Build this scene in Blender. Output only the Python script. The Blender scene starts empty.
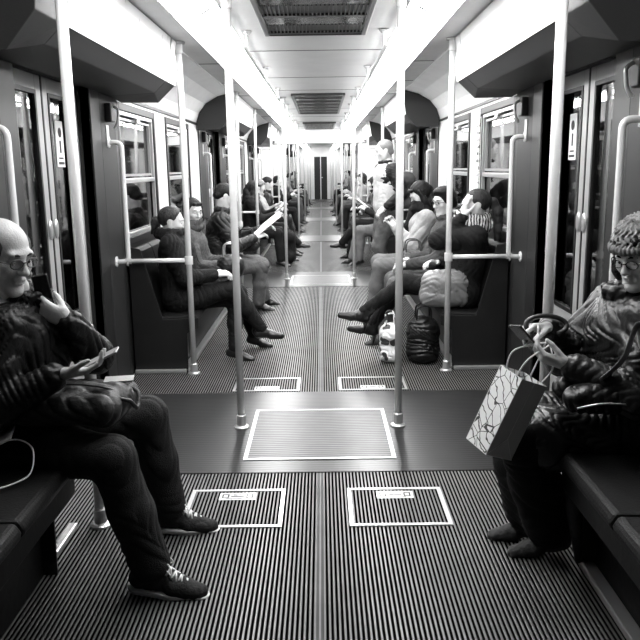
import bpy, bmesh, math, random
import numpy as np
from mathutils import Vector, Matrix
C = bpy.context.scene.collection
scene = bpy.context.scene
R = math.radians

# ------------------------------------------------------------------ camera, world, exposure
cam_d = bpy.data.cameras.new('camera'); cam = bpy.data.objects.new('camera', cam_d); C.objects.link(cam)
cam_d.sensor_width = 36; cam_d.lens = 750/640*36; cam_d.clip_start = .05; cam_d.clip_end = 200
cam.matrix_world = Matrix.Translation((.028, 0, 1.5)) @ Matrix.Rotation(R(.25), 4, 'Z') @ Matrix.Rotation(R(90-11.53), 4, 'X') @ Matrix.Rotation(R(-.8), 4, 'Z')
scene.camera = cam
world = bpy.data.worlds.new('world'); scene.world = world; world.use_nodes = True
world.node_tree.nodes['Background'].inputs[0].default_value = (.5, .5, .5, 1)
world.node_tree.nodes['Background'].inputs[1].default_value = .012
vs = scene.view_settings; vs.view_transform = 'Standard'; vs.look = 'None'; vs.gamma = 1; vs.exposure = 0.0
LAMP = 28.0        # strength of the ceiling light diffusers

# ------------------------------------------------------------------ materials
MATS = {}
def mat(name, col, rough=.5, metal=0.0, bump=0.0, bscale=60, var=0.0, vscale=8, spec=.5, stretch=None, coat=0.0, wave=None):
    m = bpy.data.materials.new(name); m.use_nodes = True; MATS[name] = m
    nt = m.node_tree; N = nt.nodes; L = nt.links; b = N['Principled BSDF']
    b.inputs['Base Color'].default_value = (col, col, col, 1) if isinstance(col, (int, float)) else (*col, 1)
    b.inputs['Roughness'].default_value = rough; b.inputs['Metallic'].default_value = metal
    b.inputs['Specular IOR Level'].default_value = spec; b.inputs['Coat Weight'].default_value = coat
    tc = N.new('ShaderNodeTexCoord'); mp = N.new('ShaderNodeMapping'); L.new(tc.outputs['Object'], mp.inputs[0])
    if stretch: mp.inputs['Scale'].default_value = stretch
    if var:
        n = N.new('ShaderNodeTexNoise'); n.inputs['Scale'].default_value = vscale; n.inputs['Detail'].default_value = 4
        L.new(mp.outputs[0], n.inputs['Vector'])
        r = N.new('ShaderNodeMapRange'); r.inputs[1].default_value = .3; r.inputs[2].default_value = .7
        r.inputs[3].default_value = col*(1-var); r.inputs[4].default_value = col*(1+var)
        L.new(n.outputs['Fac'], r.inputs[0]); L.new(r.outputs[0], b.inputs['Base Color'])
    if bump:
        n = N.new('ShaderNodeTexNoise'); n.inputs['Scale'].default_value = bscale; n.inputs['Detail'].default_value = 5
        L.new(mp.outputs[0], n.inputs['Vector'])
        bp = N.new('ShaderNodeBump'); bp.inputs['Strength'].default_value = bump; bp.inputs['Distance'].default_value = .01
        L.new(n.outputs['Fac'], bp.inputs['Height']); L.new(bp.outputs[0], b.inputs['Normal'])
    return m
def pattern(name, c1, c2, fac_builder, rough=.6, bump=0.0, metal=0.0, spec=.5):
    """two-tone procedural material; fac_builder(N, L, coord) returns a 0..1 socket"""
    m = mat(name, c1, rough, metal, spec=spec); nt = m.node_tree; N = nt.nodes; L = nt.links; b = N['Principled BSDF']
    tc = [n for n in N if n.type == 'TEX_COORD'][0]
    s = fac_builder(N, L, tc.outputs['Object'])
    r = N.new('ShaderNodeMapRange'); r.inputs[3].default_value = c1; r.inputs[4].default_value = c2
    L.new(s, r.inputs[0]); L.new(r.outputs[0], b.inputs['Base Color'])
    if bump:
        bp = N.new('ShaderNodeBump'); bp.inputs['Strength'].default_value = bump; bp.inputs['Distance'].default_value = .004
        L.new(s, bp.inputs['Height']); L.new(bp.outputs[0], b.inputs['Normal'])
    return m
def mth(N, L, op, a, b=None, c=None):
    n = N.new('ShaderNodeMath'); n.operation = op
    for i, v in enumerate((a, b, c)):
        if v is None: continue
        if isinstance(v, (int, float)): n.inputs[i].default_value = v
        else: L.new(v, n.inputs[i])
    return n.outputs[0]

def ribs(N, L, co, pitch=.0168, strip=.3):
    sx = N.new('ShaderNodeSeparateXYZ'); L.new(co, sx.inputs[0])
    w = mth(N, L, 'SINE', mth(N, L, 'MULTIPLY', sx.outputs[0], 2*math.pi/pitch))
    s = mth(N, L, 'MULTIPLY_ADD', w, 1.3, .25); n = s.node; n.use_clamp = True
    # smooth joint strip along the middle of the aisle
    k = mth(N, L, 'LESS_THAN', mth(N, L, 'ABSOLUTE', sx.outputs[0]), .016)
    mx = mth(N, L, 'MAXIMUM', s, mth(N, L, 'MULTIPLY', k, strip))
    # wear and dust
    no = N.new('ShaderNodeTexNoise'); no.inputs['Scale'].default_value = 5; no.inputs['Detail'].default_value = 6; L.new(co, no.inputs['Vector'])
    return mth(N, L, 'MULTIPLY', mx, mth(N, L, 'MULTIPLY_ADD', no.outputs['Fac'], .9, .5))
m_rib = pattern('ribbed_rubber', .003, .14, ribs, rough=.30, bump=.45, spec=.45)
def crossribs(N, L, co):
    sx = N.new('ShaderNodeSeparateXYZ'); L.new(co, sx.inputs[0])
    no = N.new('ShaderNodeTexNoise'); no.inputs['Scale'].default_value = 3; L.new(co, no.inputs['Vector'])
    y = mth(N, L, 'MULTIPLY_ADD', no.outputs['Fac'], .03, sx.outputs[1])
    w = mth(N, L, 'SINE', mth(N, L, 'MULTIPLY', y, 2*math.pi/.028))
    n2 = N.new('ShaderNodeTexNoise'); n2.inputs['Scale'].default_value = 6; n2.inputs['Detail'].default_value = 8; L.new(co, n2.inputs['Vector'])
    s = mth(N, L, 'MULTIPLY', mth(N, L, 'MULTIPLY_ADD', w, .5, .5), mth(N, L, 'MULTIPLY_ADD', n2.outputs['Fac'], 1.2, .2)); s.node.use_clamp = True
    return s
m_rib2 = pattern('ribbed_hatch_cover', .003, .13, lambda N, L, co: ribs(N, L, co, strip=0.0), rough=.36, bump=.5, spec=.35)
for _q in (m_rib, m_rib2):
    _b = _q.node_tree.nodes['Principled BSDF']; _r = [n for n in _q.node_tree.nodes if n.type == 'MAP_RANGE'][0]
    _s = _r.inputs[0].links[0].from_socket; _m = _q.node_tree.nodes.new('ShaderNodeMapRange'); _m.inputs[3].default_value = .0; _m.inputs[4].default_value = .6
    _q.node_tree.links.new(_s, _m.inputs[0]); _q.node_tree.links.new(_m.outputs[0], _b.inputs['Specular IOR Level'])
m_mat = pattern('smooth_rubber', .007, .038, crossribs, rough=.30, bump=.10, spec=.45)
m_hatch = pattern('hatch_rubber', .008, .11, crossribs, rough=.34, bump=.35, spec=.45)
m_alu = mat('aluminium', .62, .32, .75, bump=.05, bscale=90)
m_alud = mat('dull_aluminium', .42, .4, .6, bump=.05, bscale=90)
m_pole = mat('white_enamel_pole', .62, .25, 0, coat=.4)
m_white = mat('white_panel', .80, .4, 0, var=.04, vscale=5)
m_ceil = mat('ceiling_panel', .62, .42, 0, var=.05, vscale=4)
m_ceil2 = mat('ceiling_side_panel', .62, .38, 0, var=.08, vscale=4)
m_seam = mat('seam_rubber', .02, .6)
m_black = mat('black_rubber', .008, .45)
m_dark = mat('dark_wall_laminate', .009, .42, bump=.06, bscale=150, var=.2)
m_grey = mat('grey_wall_laminate', .018, .5, bump=.05, bscale=150, spec=.3)
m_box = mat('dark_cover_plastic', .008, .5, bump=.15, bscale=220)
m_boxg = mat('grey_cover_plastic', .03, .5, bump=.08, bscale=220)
m_seat = mat('black_seat_vinyl', .004, .5, bump=.12, bscale=30, spec=.2)
m_seat2 = mat('charcoal_seat_pad', .008, .5, bump=.2, bscale=120, spec=.25)
m_vent = mat('vent_black', .02, .35)
m_grille = mat('vent_grille', .05, .35, .5)
m_tunnel = mat('tunnel_concrete', .05, .9, bump=.4, bscale=3, var=.5, vscale=1.2)
m_paper = mat('white_paper', .8, .7)
m_ink = mat('black_ink', .01, .6)
m_door = mat('door_leaf_metal', .42, .35, .35, bump=.03, bscale=60)
m_metal_dark = mat('gunmetal', .05, .3, .7)

m_glass = bpy.data.materials.new('tinted_glass'); m_glass.use_nodes = True
nt = m_glass.node_tree; nt.nodes.clear()
o_ = nt.nodes.new('ShaderNodeOutputMaterial'); mx_ = nt.nodes.new('ShaderNodeMixShader'); tr_ = nt.nodes.new('ShaderNodeBsdfTransparent'); gl_ = nt.nodes.new('ShaderNodeBsdfGlossy'); fr_ = nt.nodes.new('ShaderNodeFresnel')
tr_.inputs[0].default_value = (.55, .55, .55, 1); gl_.inputs['Roughness'].default_value = .03; gl_.inputs[0].default_value = (.9, .9, .9, 1); fr_.inputs[0].default_value = 1.9
nt.links.new(fr_.outputs[0], mx_.inputs[0]); nt.links.new(tr_.outputs[0], mx_.inputs[1]); nt.links.new(gl_.outputs[0], mx_.inputs[2]); nt.links.new(mx_.outputs[0], o_.inputs[0])

def emit(name, s):
    m = bpy.data.materials.new(name); m.use_nodes = True; n = m.node_tree.nodes; n.clear()
    e = n.new('ShaderNodeEmission'); e.inputs[1].default_value = s; o = n.new('ShaderNodeOutputMaterial'); m.node_tree.links.new(e.outputs[0], o.inputs[0]); return m
m_lamp = emit('lit_diffuser', LAMP); m_lamp_far = emit('far_diffuser', LAMP*.5)

def advert(N, L, co):
    v = N.new('ShaderNodeTexVoronoi'); v.inputs['Scale'].default_value = 9; L.new(co, v.inputs['Vector'])
    return mth(N, L, 'MULTIPLY', mth(N, L, 'LESS_THAN', v.outputs['Distance'], .16), .35)
m_ad = pattern('advert_panel', .82, .35, advert, rough=.3)

# ------------------------------------------------------------------ mesh helpers
def link(name, bm_or_me, m=None, parent=None, smooth=False, bevel=0.0, loc=None, rotz=None):
    if isinstance(bm_or_me, bmesh.types.BMesh):
        me = bpy.data.meshes.new(name); bmesh.ops.recalc_face_normals(bm_or_me, faces=bm_or_me.faces); bm_or_me.to_mesh(me); bm_or_me.free()
    else: me = bm_or_me
    if m: me.materials.append(m)
    if smooth: me.polygons.foreach_set('use_smooth', [True]*len(me.polygons))
    o = bpy.data.objects.new(name, me); C.objects.link(o)
    if parent: o.parent = parent
    if loc: o.location = loc
    if rotz: o.rotation_euler.z = rotz
    if bevel:
        b = o.modifiers.new('b', 'BEVEL'); b.width = bevel; b.segments = 2; b.limit_method = 'ANGLE'
    return o
def tag(o, label, cat, group=None, kind=None):
    o['label'] = label; o['category'] = cat
    if group: o['group'] = group
    if kind: o['kind'] = kind
    return o
def struct(name, bm, m, **k):
    o = link(name, bm, m, **k); o['kind'] = 'structure'; return o
def thing(name, loc, label, cat, group=None, rotz=0):
    o = bpy.data.objects.new(name, None); C.objects.link(o); o.location = loc; o.rotation_euler.z = rotz; o.empty_display_size = .1
    return tag(o, label, cat, group)
def copy_tree(o, parent=None):
    c = o.copy(); C.objects.link(c)
    if parent: c.parent = parent; c.matrix_parent_inverse = o.matrix_parent_inverse
    for ch in list(o.children): copy_tree(ch, c)
    return c
def B(): return bmesh.new()
def bx(bm, x0, x1, y0, y1, z0, z1):
    v = [bm.verts.new((x, y, z)) for x in (min(x0,x1), max(x0,x1)) for y in (min(y0,y1), max(y0,y1)) for z in (min(z0,z1), max(z0,z1))]
    for f in ((0,1,3,2), (4,6,7,5), (0,4,5,1), (2,3,7,6), (0,2,6,4), (1,5,7,3)): bm.faces.new([v[i] for i in f])
    return bm
def box(*a): return bx(B(), *a)
def prism(bm, pts, y0, y1, axis='y'):
    """extrude the (a, b) outline along an axis; y: pts are (x, z)"""
    def P(a, b, t): return (a, t, b) if axis == 'y' else ((t, a, b) if axis == 'x' else (a, b, t))
    A = [bm.verts.new(P(a, b, y0)) for a, b in pts]; Bv = [bm.verts.new(P(a, b, y1)) for a, b in pts]; n = len(pts)
    bm.faces.new(A); bm.faces.new(Bv[::-1])
    for i in range(n): bm.faces.new((A[i], A[(i+1) % n], Bv[(i+1) % n], Bv[i]))
    return bm
def smooth_path(pts, n=6):
    P = [Vector(p) for p in pts]; out = []
    for i in range(len(P)-1):
        p0 = P[max(i-1, 0)]; p1 = P[i]; p2 = P[i+1]; p3 = P[min(i+2, len(P)-1)]
        for k in range(n):
            t = k/n; out.append(.5*((2*p1)+(-p0+p2)*t+(2*p0-5*p1+4*p2-p3)*t*t+(-p0+3*p1-3*p2+p3)*t**3))
    return out+[P[-1]]
def fillet(pts, r, n=5):
    P = [Vector(p) for p in pts]; out = [P[0]]
    for i in range(1, len(P)-1):
        a = (P[i-1]-P[i]); b = (P[i+1]-P[i]); ra = min(r, a.length*.49, b.length*.49)
        A = P[i]+a.normalized()*ra; Bq = P[i]+b.normalized()*ra
        for k in range(n+1):
            t = k/n; out.append((1-t)**2*A+2*t*(1-t)*P[i]+t*t*Bq)
    return out+[P[-1]]
def tube(bm, pts, r, seg=12, caps=True, flat=None):
    P = [Vector(p) for p in pts]; rings = []; ref = None
    for i, p in enumerate(P):
        t = (P[min(i+1, len(P)-1)]-P[max(i-1, 0)]).normalized()
        if ref is None: ref = t.orthogonal().normalized()
        else:
            ref = (ref-t*ref.dot(t)); ref = ref.normalized() if ref.length > 1e-6 else t.orthogonal().normalized()
        s = t.cross(ref); rr = r[i] if isinstance(r, (list, tuple)) else r
        rings.append([bm.verts.new(p+(ref*math.cos(a)+s*math.sin(a)*(flat or 1))*rr) for a in [2*math.pi*k/seg for k in range(seg)]])
    for a, b in zip(rings, rings[1:]):
        for k in range(seg): bm.faces.new((a[k], a[(k+1) % seg], b[(k+1) % seg], b[k]))
    if caps: bm.faces.new(rings[0][::-1]); bm.faces.new(rings[-1])
    return bm
def lathe(bm, prof, c=(0, 0, 0), seg=20):
    rings = [[bm.verts.new((c[0]+r*math.cos(2*math.pi*k/seg), c[1]+r*math.sin(2*math.pi*k/seg), c[2]+z)) for k in range(seg)] for r, z in prof]
    for a, b in zip(rings, rings[1:]):
        for k in range(seg): bm.faces.new((a[k], a[(k+1) % seg], b[(k+1) % seg], b[k]))
    bm.faces.new(rings[0][::-1]); bm.faces.new(rings[-1])
    return bm
def torus_ring(bm, c, n, R0, r, seg=20, s2=8, sx=1):
    n = Vector(n).normalized(); u = n.orthogonal().normalized(); v = n.cross(u); c = Vector(c)
    rings = []
    for k in range(seg):
        a = 2*math.pi*k/seg; d = u*math.cos(a)+v*math.sin(a)*sx
        rings.append([bm.verts.new(c+d*R0+(d.normalized()*math.cos(b)+n*math.sin(b))*r) for b in [2*math.pi*j/s2 for j in range(s2)]])
    for k in range(seg):
        a, b = rings[k], rings[(k+1) % seg]
        for j in range(s2): bm.faces.new((a[j], a[(j+1) % s2], b[(j+1) % s2], b[j]))
    return bm
ORD = ['nearest', 'second', 'third']
DOOR_Y = [4.2, 10.15, 16.1]
FAR_Y = [22.1, 28.05, 34.0]
SIDE = ((-1, 'left'), (1, 'right'))
random.seed(7)
# ------------------------------------------------------------------ the carriage shell
Y0, Y1 = -1.2, 18.5            # this carriage
G1 = 19.3                      # end of the gangway
F1 = 36.0                      # far bulkhead
W = 1.40                       # inner wall
struct('floor', bx(box(-1.6, 1.6, Y0, F1+.3, -.06, 0), -1.6, 1.6, -1.25, Y0, -.06, 0), m_rib)
n = 1
for y in DOOR_Y+FAR_Y:
    struct('trim_%d' % n, box(-1.45, 1.45, y-.67, y+.70, 0, .004), m_mat); n += 1
windows = [(1.2, 2.55), (-.25, .85)] if False else []
# wall openings along y: (start, end, kind)
def bay_openings(d):           # relative to the door centre d
    return [(d-.58, d+.58, 'door'), (d+1.2, d+2.42, 'win'), (d+2.88, d+4.1, 'win')]
opens = [(-.85, .35, 'win'), (.9, 2.1, 'win')]
opens = [(4.2-5.95+1.2, 4.2-5.95+2.42, 'win'), (4.2-5.95+2.88, 4.2-5.95+4.1, 'win')]
for d in DOOR_Y: opens += bay_openings(d)
opens = [o for o in opens if o[1] < Y1-.2]
fopens = []
for d in FAR_Y: fopens += bay_openings(d)
fopens = [o for o in fopens if o[1] < F1-.2]
WZ0, WZ1 = .95, 1.97
wn = 1; dn = 1
for s, side in SIDE:
    for (ya, yb, ops, nm) in ((Y0, Y1, opens, 'wall_'+side), (G1, F1, fopens, 'wall_%s_far' % side)):
        lo = B(); up = B(); mid = B()
        # band above doors and windows, up to the cove
        bx(up, s*W, s*(W+.05), ya, yb, 2.0, 2.2)
        y = ya
        cuts = sorted(ops)
        for (a, b, k) in cuts:
            if a > y: bx(lo, s*W, s*(W+.05), y, a, 0, WZ0); bx(mid, s*W, s*(W+.05), y, a, WZ0, 2.0)
            if k == 'win': bx(lo, s*W, s*(W+.05), a, b, 0, WZ0); bx(up, s*W, s*(W+.05), a, b, WZ1, 2.0)
            y = b
        if y < yb: bx(lo, s*W, s*(W+.05), y, yb, 0, WZ0); bx(mid, s*W, s*(W+.05), y, yb, WZ0, 2.0)
        struct(nm, lo, m_dark); struct(nm+'_upper', up, m_white); struct(nm+'_pillars', mid, m_white)
    # cove between wall and ceiling
    cv = [(s*1.42, 2.0), (s*1.395, 2.02), (s*1.36, 2.12), (s*1.28, 2.22), (s*1.15, 2.30), (s*.99, 2.345), (s*.985, 2.375), (s*1.17, 2.34), (s*1.32, 2.25), (s*1.42, 2.14)]
    struct('trim_%d' % n, prism(B(), cv, Y0, Y1), m_white, smooth=False); n += 1
    struct('trim_%d' % n, prism(B(), cv, G1, F1), m_white); n += 1
    # dark line over the windows
    struct('trim_%d' % n, bx(box(s*1.385, s*1.40, Y0, Y1, 1.992, 2.012), s*1.385, s*1.40, G1, F1, 1.992, 2.012), m_black); n += 1

# ceiling: raised middle, side panels
struct('ceiling', bx(box(-.54, .54, Y0, Y1+.8, 2.40, 2.46), -.54, .54, G1, F1, 2.40, 2.46), m_ceil)
for s, side in SIDE:
    struct('ceiling_side_'+side, bx(box(s*.70, s*1.0, Y0, Y1, 2.355, 2.41), s*.70, s*1.0, G1, F1, 2.355, 2.41), m_ceil2)
    struct('ceiling_roof_'+side, box(s*.5, s*1.6, Y0, F1, 2.47, 2.50), m_seam)
sb = B()
for y in (3.9, 6.2, 8.0, 9.3, 12.2, 14.1, 15.6, 17.4): bx(sb, -.53, .53, y-.006, y+.006, 2.3975, 2.402)
for s in (-1, 1):
    for y in (4.0, 6.55, 8.0, 9.4, 11.6, 13.2, 15.6, 17.4): bx(sb, s*.77, s*.98, y-.006, y+.006, 2.352, 2.357)
struct('trim_%d' % n, sb, m_seam); n += 1

# window and door frames
def window(s, a, b, idx):
    root = link('window_%d' % idx, frame_bm(s*(W-.012), s*(W+.05), a, b, WZ0, WZ1, .055), m_black, bevel=.006); root['kind'] = 'structure'
    link('sash', bx(frame_bm(s*(W+.0), s*(W+.03), a+.055, b-.055, WZ0+.055, WZ1-.055, .03), s*(W+.0), s*(W+.035), a+.06, b-.06, 1.40, 1.435), m_alu, root, bevel=.004)
    tl = B(); frm = frame_bm(s*(W+.012), s*(W+.032), a+.13, b-.13, 1.45, WZ1-.10, .018); 
    link('tilt_frame', frm, m_alud, root)
    link('catch', box(s*(W-.015), s*(W+.01), (a+b)/2-.05, (a+b)/2+.05, WZ1-.115, WZ1-.09), m_alu, root)
    link('pane', box(s*(W+.036), s*(W+.042), a+.04, b-.04, WZ0+.04, WZ1-.04), m_glass, root)
def frame_bm(x0, x1, y0, y1, z0, z1, w):
    bm = B(); bx(bm, x0, x1, y0, y0+w, z0, z1); bx(bm, x0, x1, y1-w, y1, z0, z1); bx(bm, x0, x1, y0+w, y1-w, z0, z0+w); bx(bm, x0, x1, y0+w, y1-w, z1-w, z1); return bm
def doorway(s, c, idx, far=False):
    """sliding double door: two leaves on a plane outside the wall"""
    X = 1.475
    root = link('door_%d' % idx, B(), m_black); root['kind'] = 'structure'
    fm = B()
    bx(fm, s*1.40, s*1.53, c-.86, c-.58, 0, 2.05); bx(fm, s*1.40, s*1.53, c+.58, c+.86, 0, 2.05)
    bx(fm, s*1.40, s*1.53, c-.86, c+.86, 2.0, 2.08)
    link('door_frame', fm, m_black, root)
    link('threshold', box(s*1.40, s*1.53, c-.58, c+.58, 0, .012), m_alud, root)
    for q in (-1, 1):
        y0, y1 = sorted((c+q*.008, c+q*.60))
        lf = frame_bm(s*X, s*(X+.035), y0, y1, .01, 2.0, .082)
        bx(lf, s*X, s*(X+.035), y0+.082, y1-.082, .09, .64)
        leaf = link('door_leaf', lf, m_door, root, bevel=.006)
        link('gasket', frame_bm(s*(X-.004), s*(X+.01), y0+.082, y1-.082, .64, 1.92, .022), m_black, leaf)
        link('pane', box(s*(X+.012), s*(X+.02), y0+.09, y1-.09, .65, 1.91), m_glass, leaf)
        if not far:
            hb = B(); yy = c+q*.045
            lathe(hb, [(.030, 0), (.034, .004), (.030, .012), (.020, .014)], seg=16)
            h = link('door_button', hb, m_alu, leaf, smooth=True); h.rotation_euler = (0, -s*R(90), 0); h.location = (s*X, yy, 1.18); h.scale = (1.7, .8, 1)
            # small warning notice on the glass
            ym = (y0+y1)/2+(-.05 if q > 0 else -.10)
            st = link('door_sticker', box(s*(X+.006), s*(X+.0115), ym-.06, ym+.06, 1.52, 1.78), m_paper, leaf)
            ib = B(); tube(ib, [(s*(X+.005), ym, 1.70), (s*(X+.005), ym, 1.70001)], .001)
            lathe(ib, [(.028, 0), (.028, .001)], (0, 0, 0), 16)
            for v in ib.verts: v.co = Vector((s*(X+.0045)-s*v.co.z, ym+v.co.x, 1.715+v.co.y)) if abs(v.co.x) < .04 and abs(v.co.z) < .01 else v.co
            bx(ib, s*(X+.004), s*(X+.006), ym-.012, ym+.012, 1.60, 1.67); bx(ib, s*(X+.004), s*(X+.006), ym-.045, ym+.045, 1.535, 1.55)
            bx(ib, s*(X+.004), s*(X+.006), ym-.035, ym+.035, 1.565, 1.575)
            link('sticker_print', ib, m_ink, st)
    link('seal', box(s*(X-.003), s*(X+.03), c-.008, c+.008, .01, 2.0), m_black, root)
idx = 1; widx = 1
for s, side in SIDE:
    for (a, b, k) in opens:
        if k == 'win': window(s, a, b, widx); widx += 1
        else: doorway(s, (a+b)/2, idx); idx += 1
    for (a, b, k) in fopens:
        if k == 'win': window(s, a, b, widx); widx += 1
        else: doorway(s, (a+b)/2, idx, True); idx += 1
    # dark pillar panels each side of the doors, set on the white wall
    for c in DOOR_Y+FAR_Y:
        bm = B(); g = B()
        for q in (-1, 1):
            for (u0, u1, tgt) in ((.58, .78, bm), (.78, 1.12, g), (1.12, 1.195, bm)):
                a, b = sorted((c+q*u0, c+q*u1))
                if b > Y1 and a < Y1: b = min(b, Y1)
                bx(tgt, s*(W-.012), s*(W+.001), a, b, 0, 1.99)
        struct('trim_%d' % n, bm, m_black, bevel=.003); n += 1
        struct('trim_%d' % n, g, m_grey if c < 19 else m_grey, bevel=.003); n += 1

# bulkhead and gangway at the end of this carriage
for yb, inner in ((Y1, 1), (G1, 0)):
    for s, side in SIDE:
        bk = B(); bx(bk, s*.92, s*1.5, yb-.03, yb, 0, 2.06)
        struct('wall_bulkhead_%s' % side if inner else 'wall_far_bulkhead_%s' % side, bk, m_white)
        if inner:
            d = link('trim_%d' % n, frame_bm2(s*.98, s*1.34, yb-.036, yb-.029, .5, 1.95, .008) if False else B(), m_seam); n += 1; d['kind'] = 'structure'
            bm = d.data
            t = B(); bx(t, s*1.13, s*1.136, yb-.034, yb-.029, .1, 1.95); bx(t, s*.97, s*1.38, yb-.034, yb-.029, 1.92, 1.926); t.to_mesh(bm); t.free()
struct('wall_lintel', bx(bx(box(-1.5, 1.5, Y1-.03, Y1, 2.06, 2.42), -1.5, 1.5, G1-.03, G1, 2.06, 2.42), -1.5, 1.5, Y1-.034, Y1-.03, 2.045, 2.065), m_white)
struct('trim_%d' % n, box(-1.4, 1.4, Y1-.045, Y1-.034, 2.045, 2.062), m_seam); n += 1
for s, side in SIDE:
    gb = B()
    for k in range(8):
        y = Y1+.05*0+k*.1; bx(gb, s*.98, s*(1.02+.03*(k % 2)), y, y+.1, 0, 2.1)
    struct('wall_gangway_'+side, gb, m_boxg)
struct('ceiling_gangway', box(-1.1, 1.1, Y1, G1, 2.1, 2.16), m_white)
# far end bulkhead with the cab door
eb = B(); bx(eb, -1.5, -.34, F1, F1+.05, 0, 2.5); bx(eb, .34, 1.5, F1, F1+.05, 0, 2.5); bx(eb, -.34, .34, F1, F1+.05, 2.0, 2.5)
struct('wall_end', eb, m_white)
dd = struct('door_%d' % idx, frame_bm(-.36, .36, F1-.03, F1+.02, 0, 2.03, .05) if False else bx(bx(bx(box(-.38, -.30, F1-.03, F1+.04, 0, 2.05), .30, .38, F1-.03, F1+.04, 0, 2.05), -.38, .38, F1-.03, F1+.04, 1.97, 2.05), -.02, .02, F1-.03, F1+.04, 0, 1.97), m_white)
for s in (-1, 1): link('door_leaf', box(s*.02, s*.30, F1, F1+.03, 0, 1.97), m_dark, dd)
link('door_handle', box(.03, .10, F1-.04, F1-.0, 1.0, 1.03), m_alu, dd)
struct('wall_back', box(-1.5, 1.5, Y0-.05, Y0, 0, 2.45), m_grey)
# tunnel walls seen through the glass
for s, side in SIDE:
    tb = B(); bx(tb, s*2.3, s*2.5, -3, 38, -1, 3.4)
    for k in range(14): bx(tb, s*2.16, s*2.3, -2+k*3, -1.7+k*3, -1, 3.4)
    for z in (.9, 1.15, 1.75): bx(tb, s*2.22, s*2.26, -3, 38, z, z+.05)
    struct('wall_tunnel_'+side, tb, m_tunnel)

# baseboards / seat plinth strips come with the benches
# ------------------------------------------------------------------ ceiling lights
def light_run(s, y0, y1, label, grp, lm=None):
    r = thing('ceiling_light', (s*.63, y0, 2.32), label, 'ceiling light', grp)
    L_ = y1-y0
    # housing: outer cheek, inner cheek and sloped diffuser
    link('housing', prism(B(), [(s*-.115, .03), (s*-.09, .075), (s*.12, .06), (s*.135, -.005), (s*.12, -.02), (s*.105, .03)], 0, L_), m_white, r)
    dfs = [(s*-.108, .045), (s*-.085, -.005), (s*-.04, -.03), (s*.06, -.038), (s*.118, -.022), (s*.108, .04)]
    link('diffuser', prism(B(), dfs, .012, L_-.012), lm or m_lamp, r, smooth=False)
    for y in (0, L_-.012):
        link('end_cap', prism(B(), dfs, y, y+.012), m_ceil, r)
    return r
runs = [(2.35, 4.15), (4.17, 7.1), (7.12, 10.1), (10.12, 13.05), (13.07, 16.0), (16.02, 18.42)]
fruns = [(19.35, 22.5), (22.52, 26.0), (26.02, 29.5), (29.52, 33.0), (33.02, 35.9)]
WHERE = ['over the nearest doorway', 'over the nearest long bench', 'ahead of the second doorway', 'past the second doorway', 'ahead of the third doorway', 'by the gangway']
for s, side in SIDE:
    for i, (a, b) in enumerate(runs):
        light_run(s, a, b, 'bright white strip light on the %s of the ceiling, %s' % (side, WHERE[i]), 'strip lights along the ceiling')
    for fi, (a, b) in enumerate(fruns):
        light_run(s, a, b, 'bright strip light on the %s ceiling of the far carriage, %s from the gangway' % (side, ['first', 'second', 'third', 'fourth', 'fifth'][fi]), 'strip lights in the far carriage, %s side' % side, m_lamp_far)

mat_plate = mat('polished_dark_plate', .05, .12, .9, bump=.4, bscale=6)
# ceiling ventilation grilles
def vent(y0, y1, label):
    r = thing('ceiling_vent', (0, y0, 2.40), label, 'ceiling vent', 'ventilation grilles along the ceiling')
    L_ = y1-y0
    link('frame', bx(bx(bx(box(-.34, -.31, 0, L_, -.03, 0), .31, .34, 0, L_, -.03, 0), -.31, .31, 0, .03, -.03, 0), -.31, .31, L_-.03, L_, -.03, 0), m_metal_dark, r, bevel=.004)
    link('backing', box(-.31, .31, .03, L_-.03, -.01, -.004), m_vent, r)
    nb = max(2, round(L_/.55))
    for k in range(nb):
        ya = .03+k*(L_-.06)/nb; yb = .03+(k+1)*(L_-.06)/nb
        g = B()
        bx(g, -.31, .31, yb-.05, yb, -.024, -.010)
        m_ = 26
        for j in range(m_): 
            x = -.30+j*.6/(m_-1); bx(g, x-.004, x+.004, ya+(yb-ya)*.45, yb-.05, -.022, -.010)
        link('grille', g, m_grille, r)
        link('mirror_plate', box(-.30, .30, ya, ya+(yb-ya)*.42, -.018, -.010), mat_plate, r)
vent(2.4, 5.36, 'dark ventilation grille in the ceiling over the nearest doorway')
vent(9.7, 13.0, 'dark ventilation grille in the ceiling past the second doorway')
vent(15.8, 18.3, 'dark ventilation grille in the ceiling just before the gangway')
vent(21.5, 25, 'dark ventilation grille in the ceiling of the far carriage')

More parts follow.
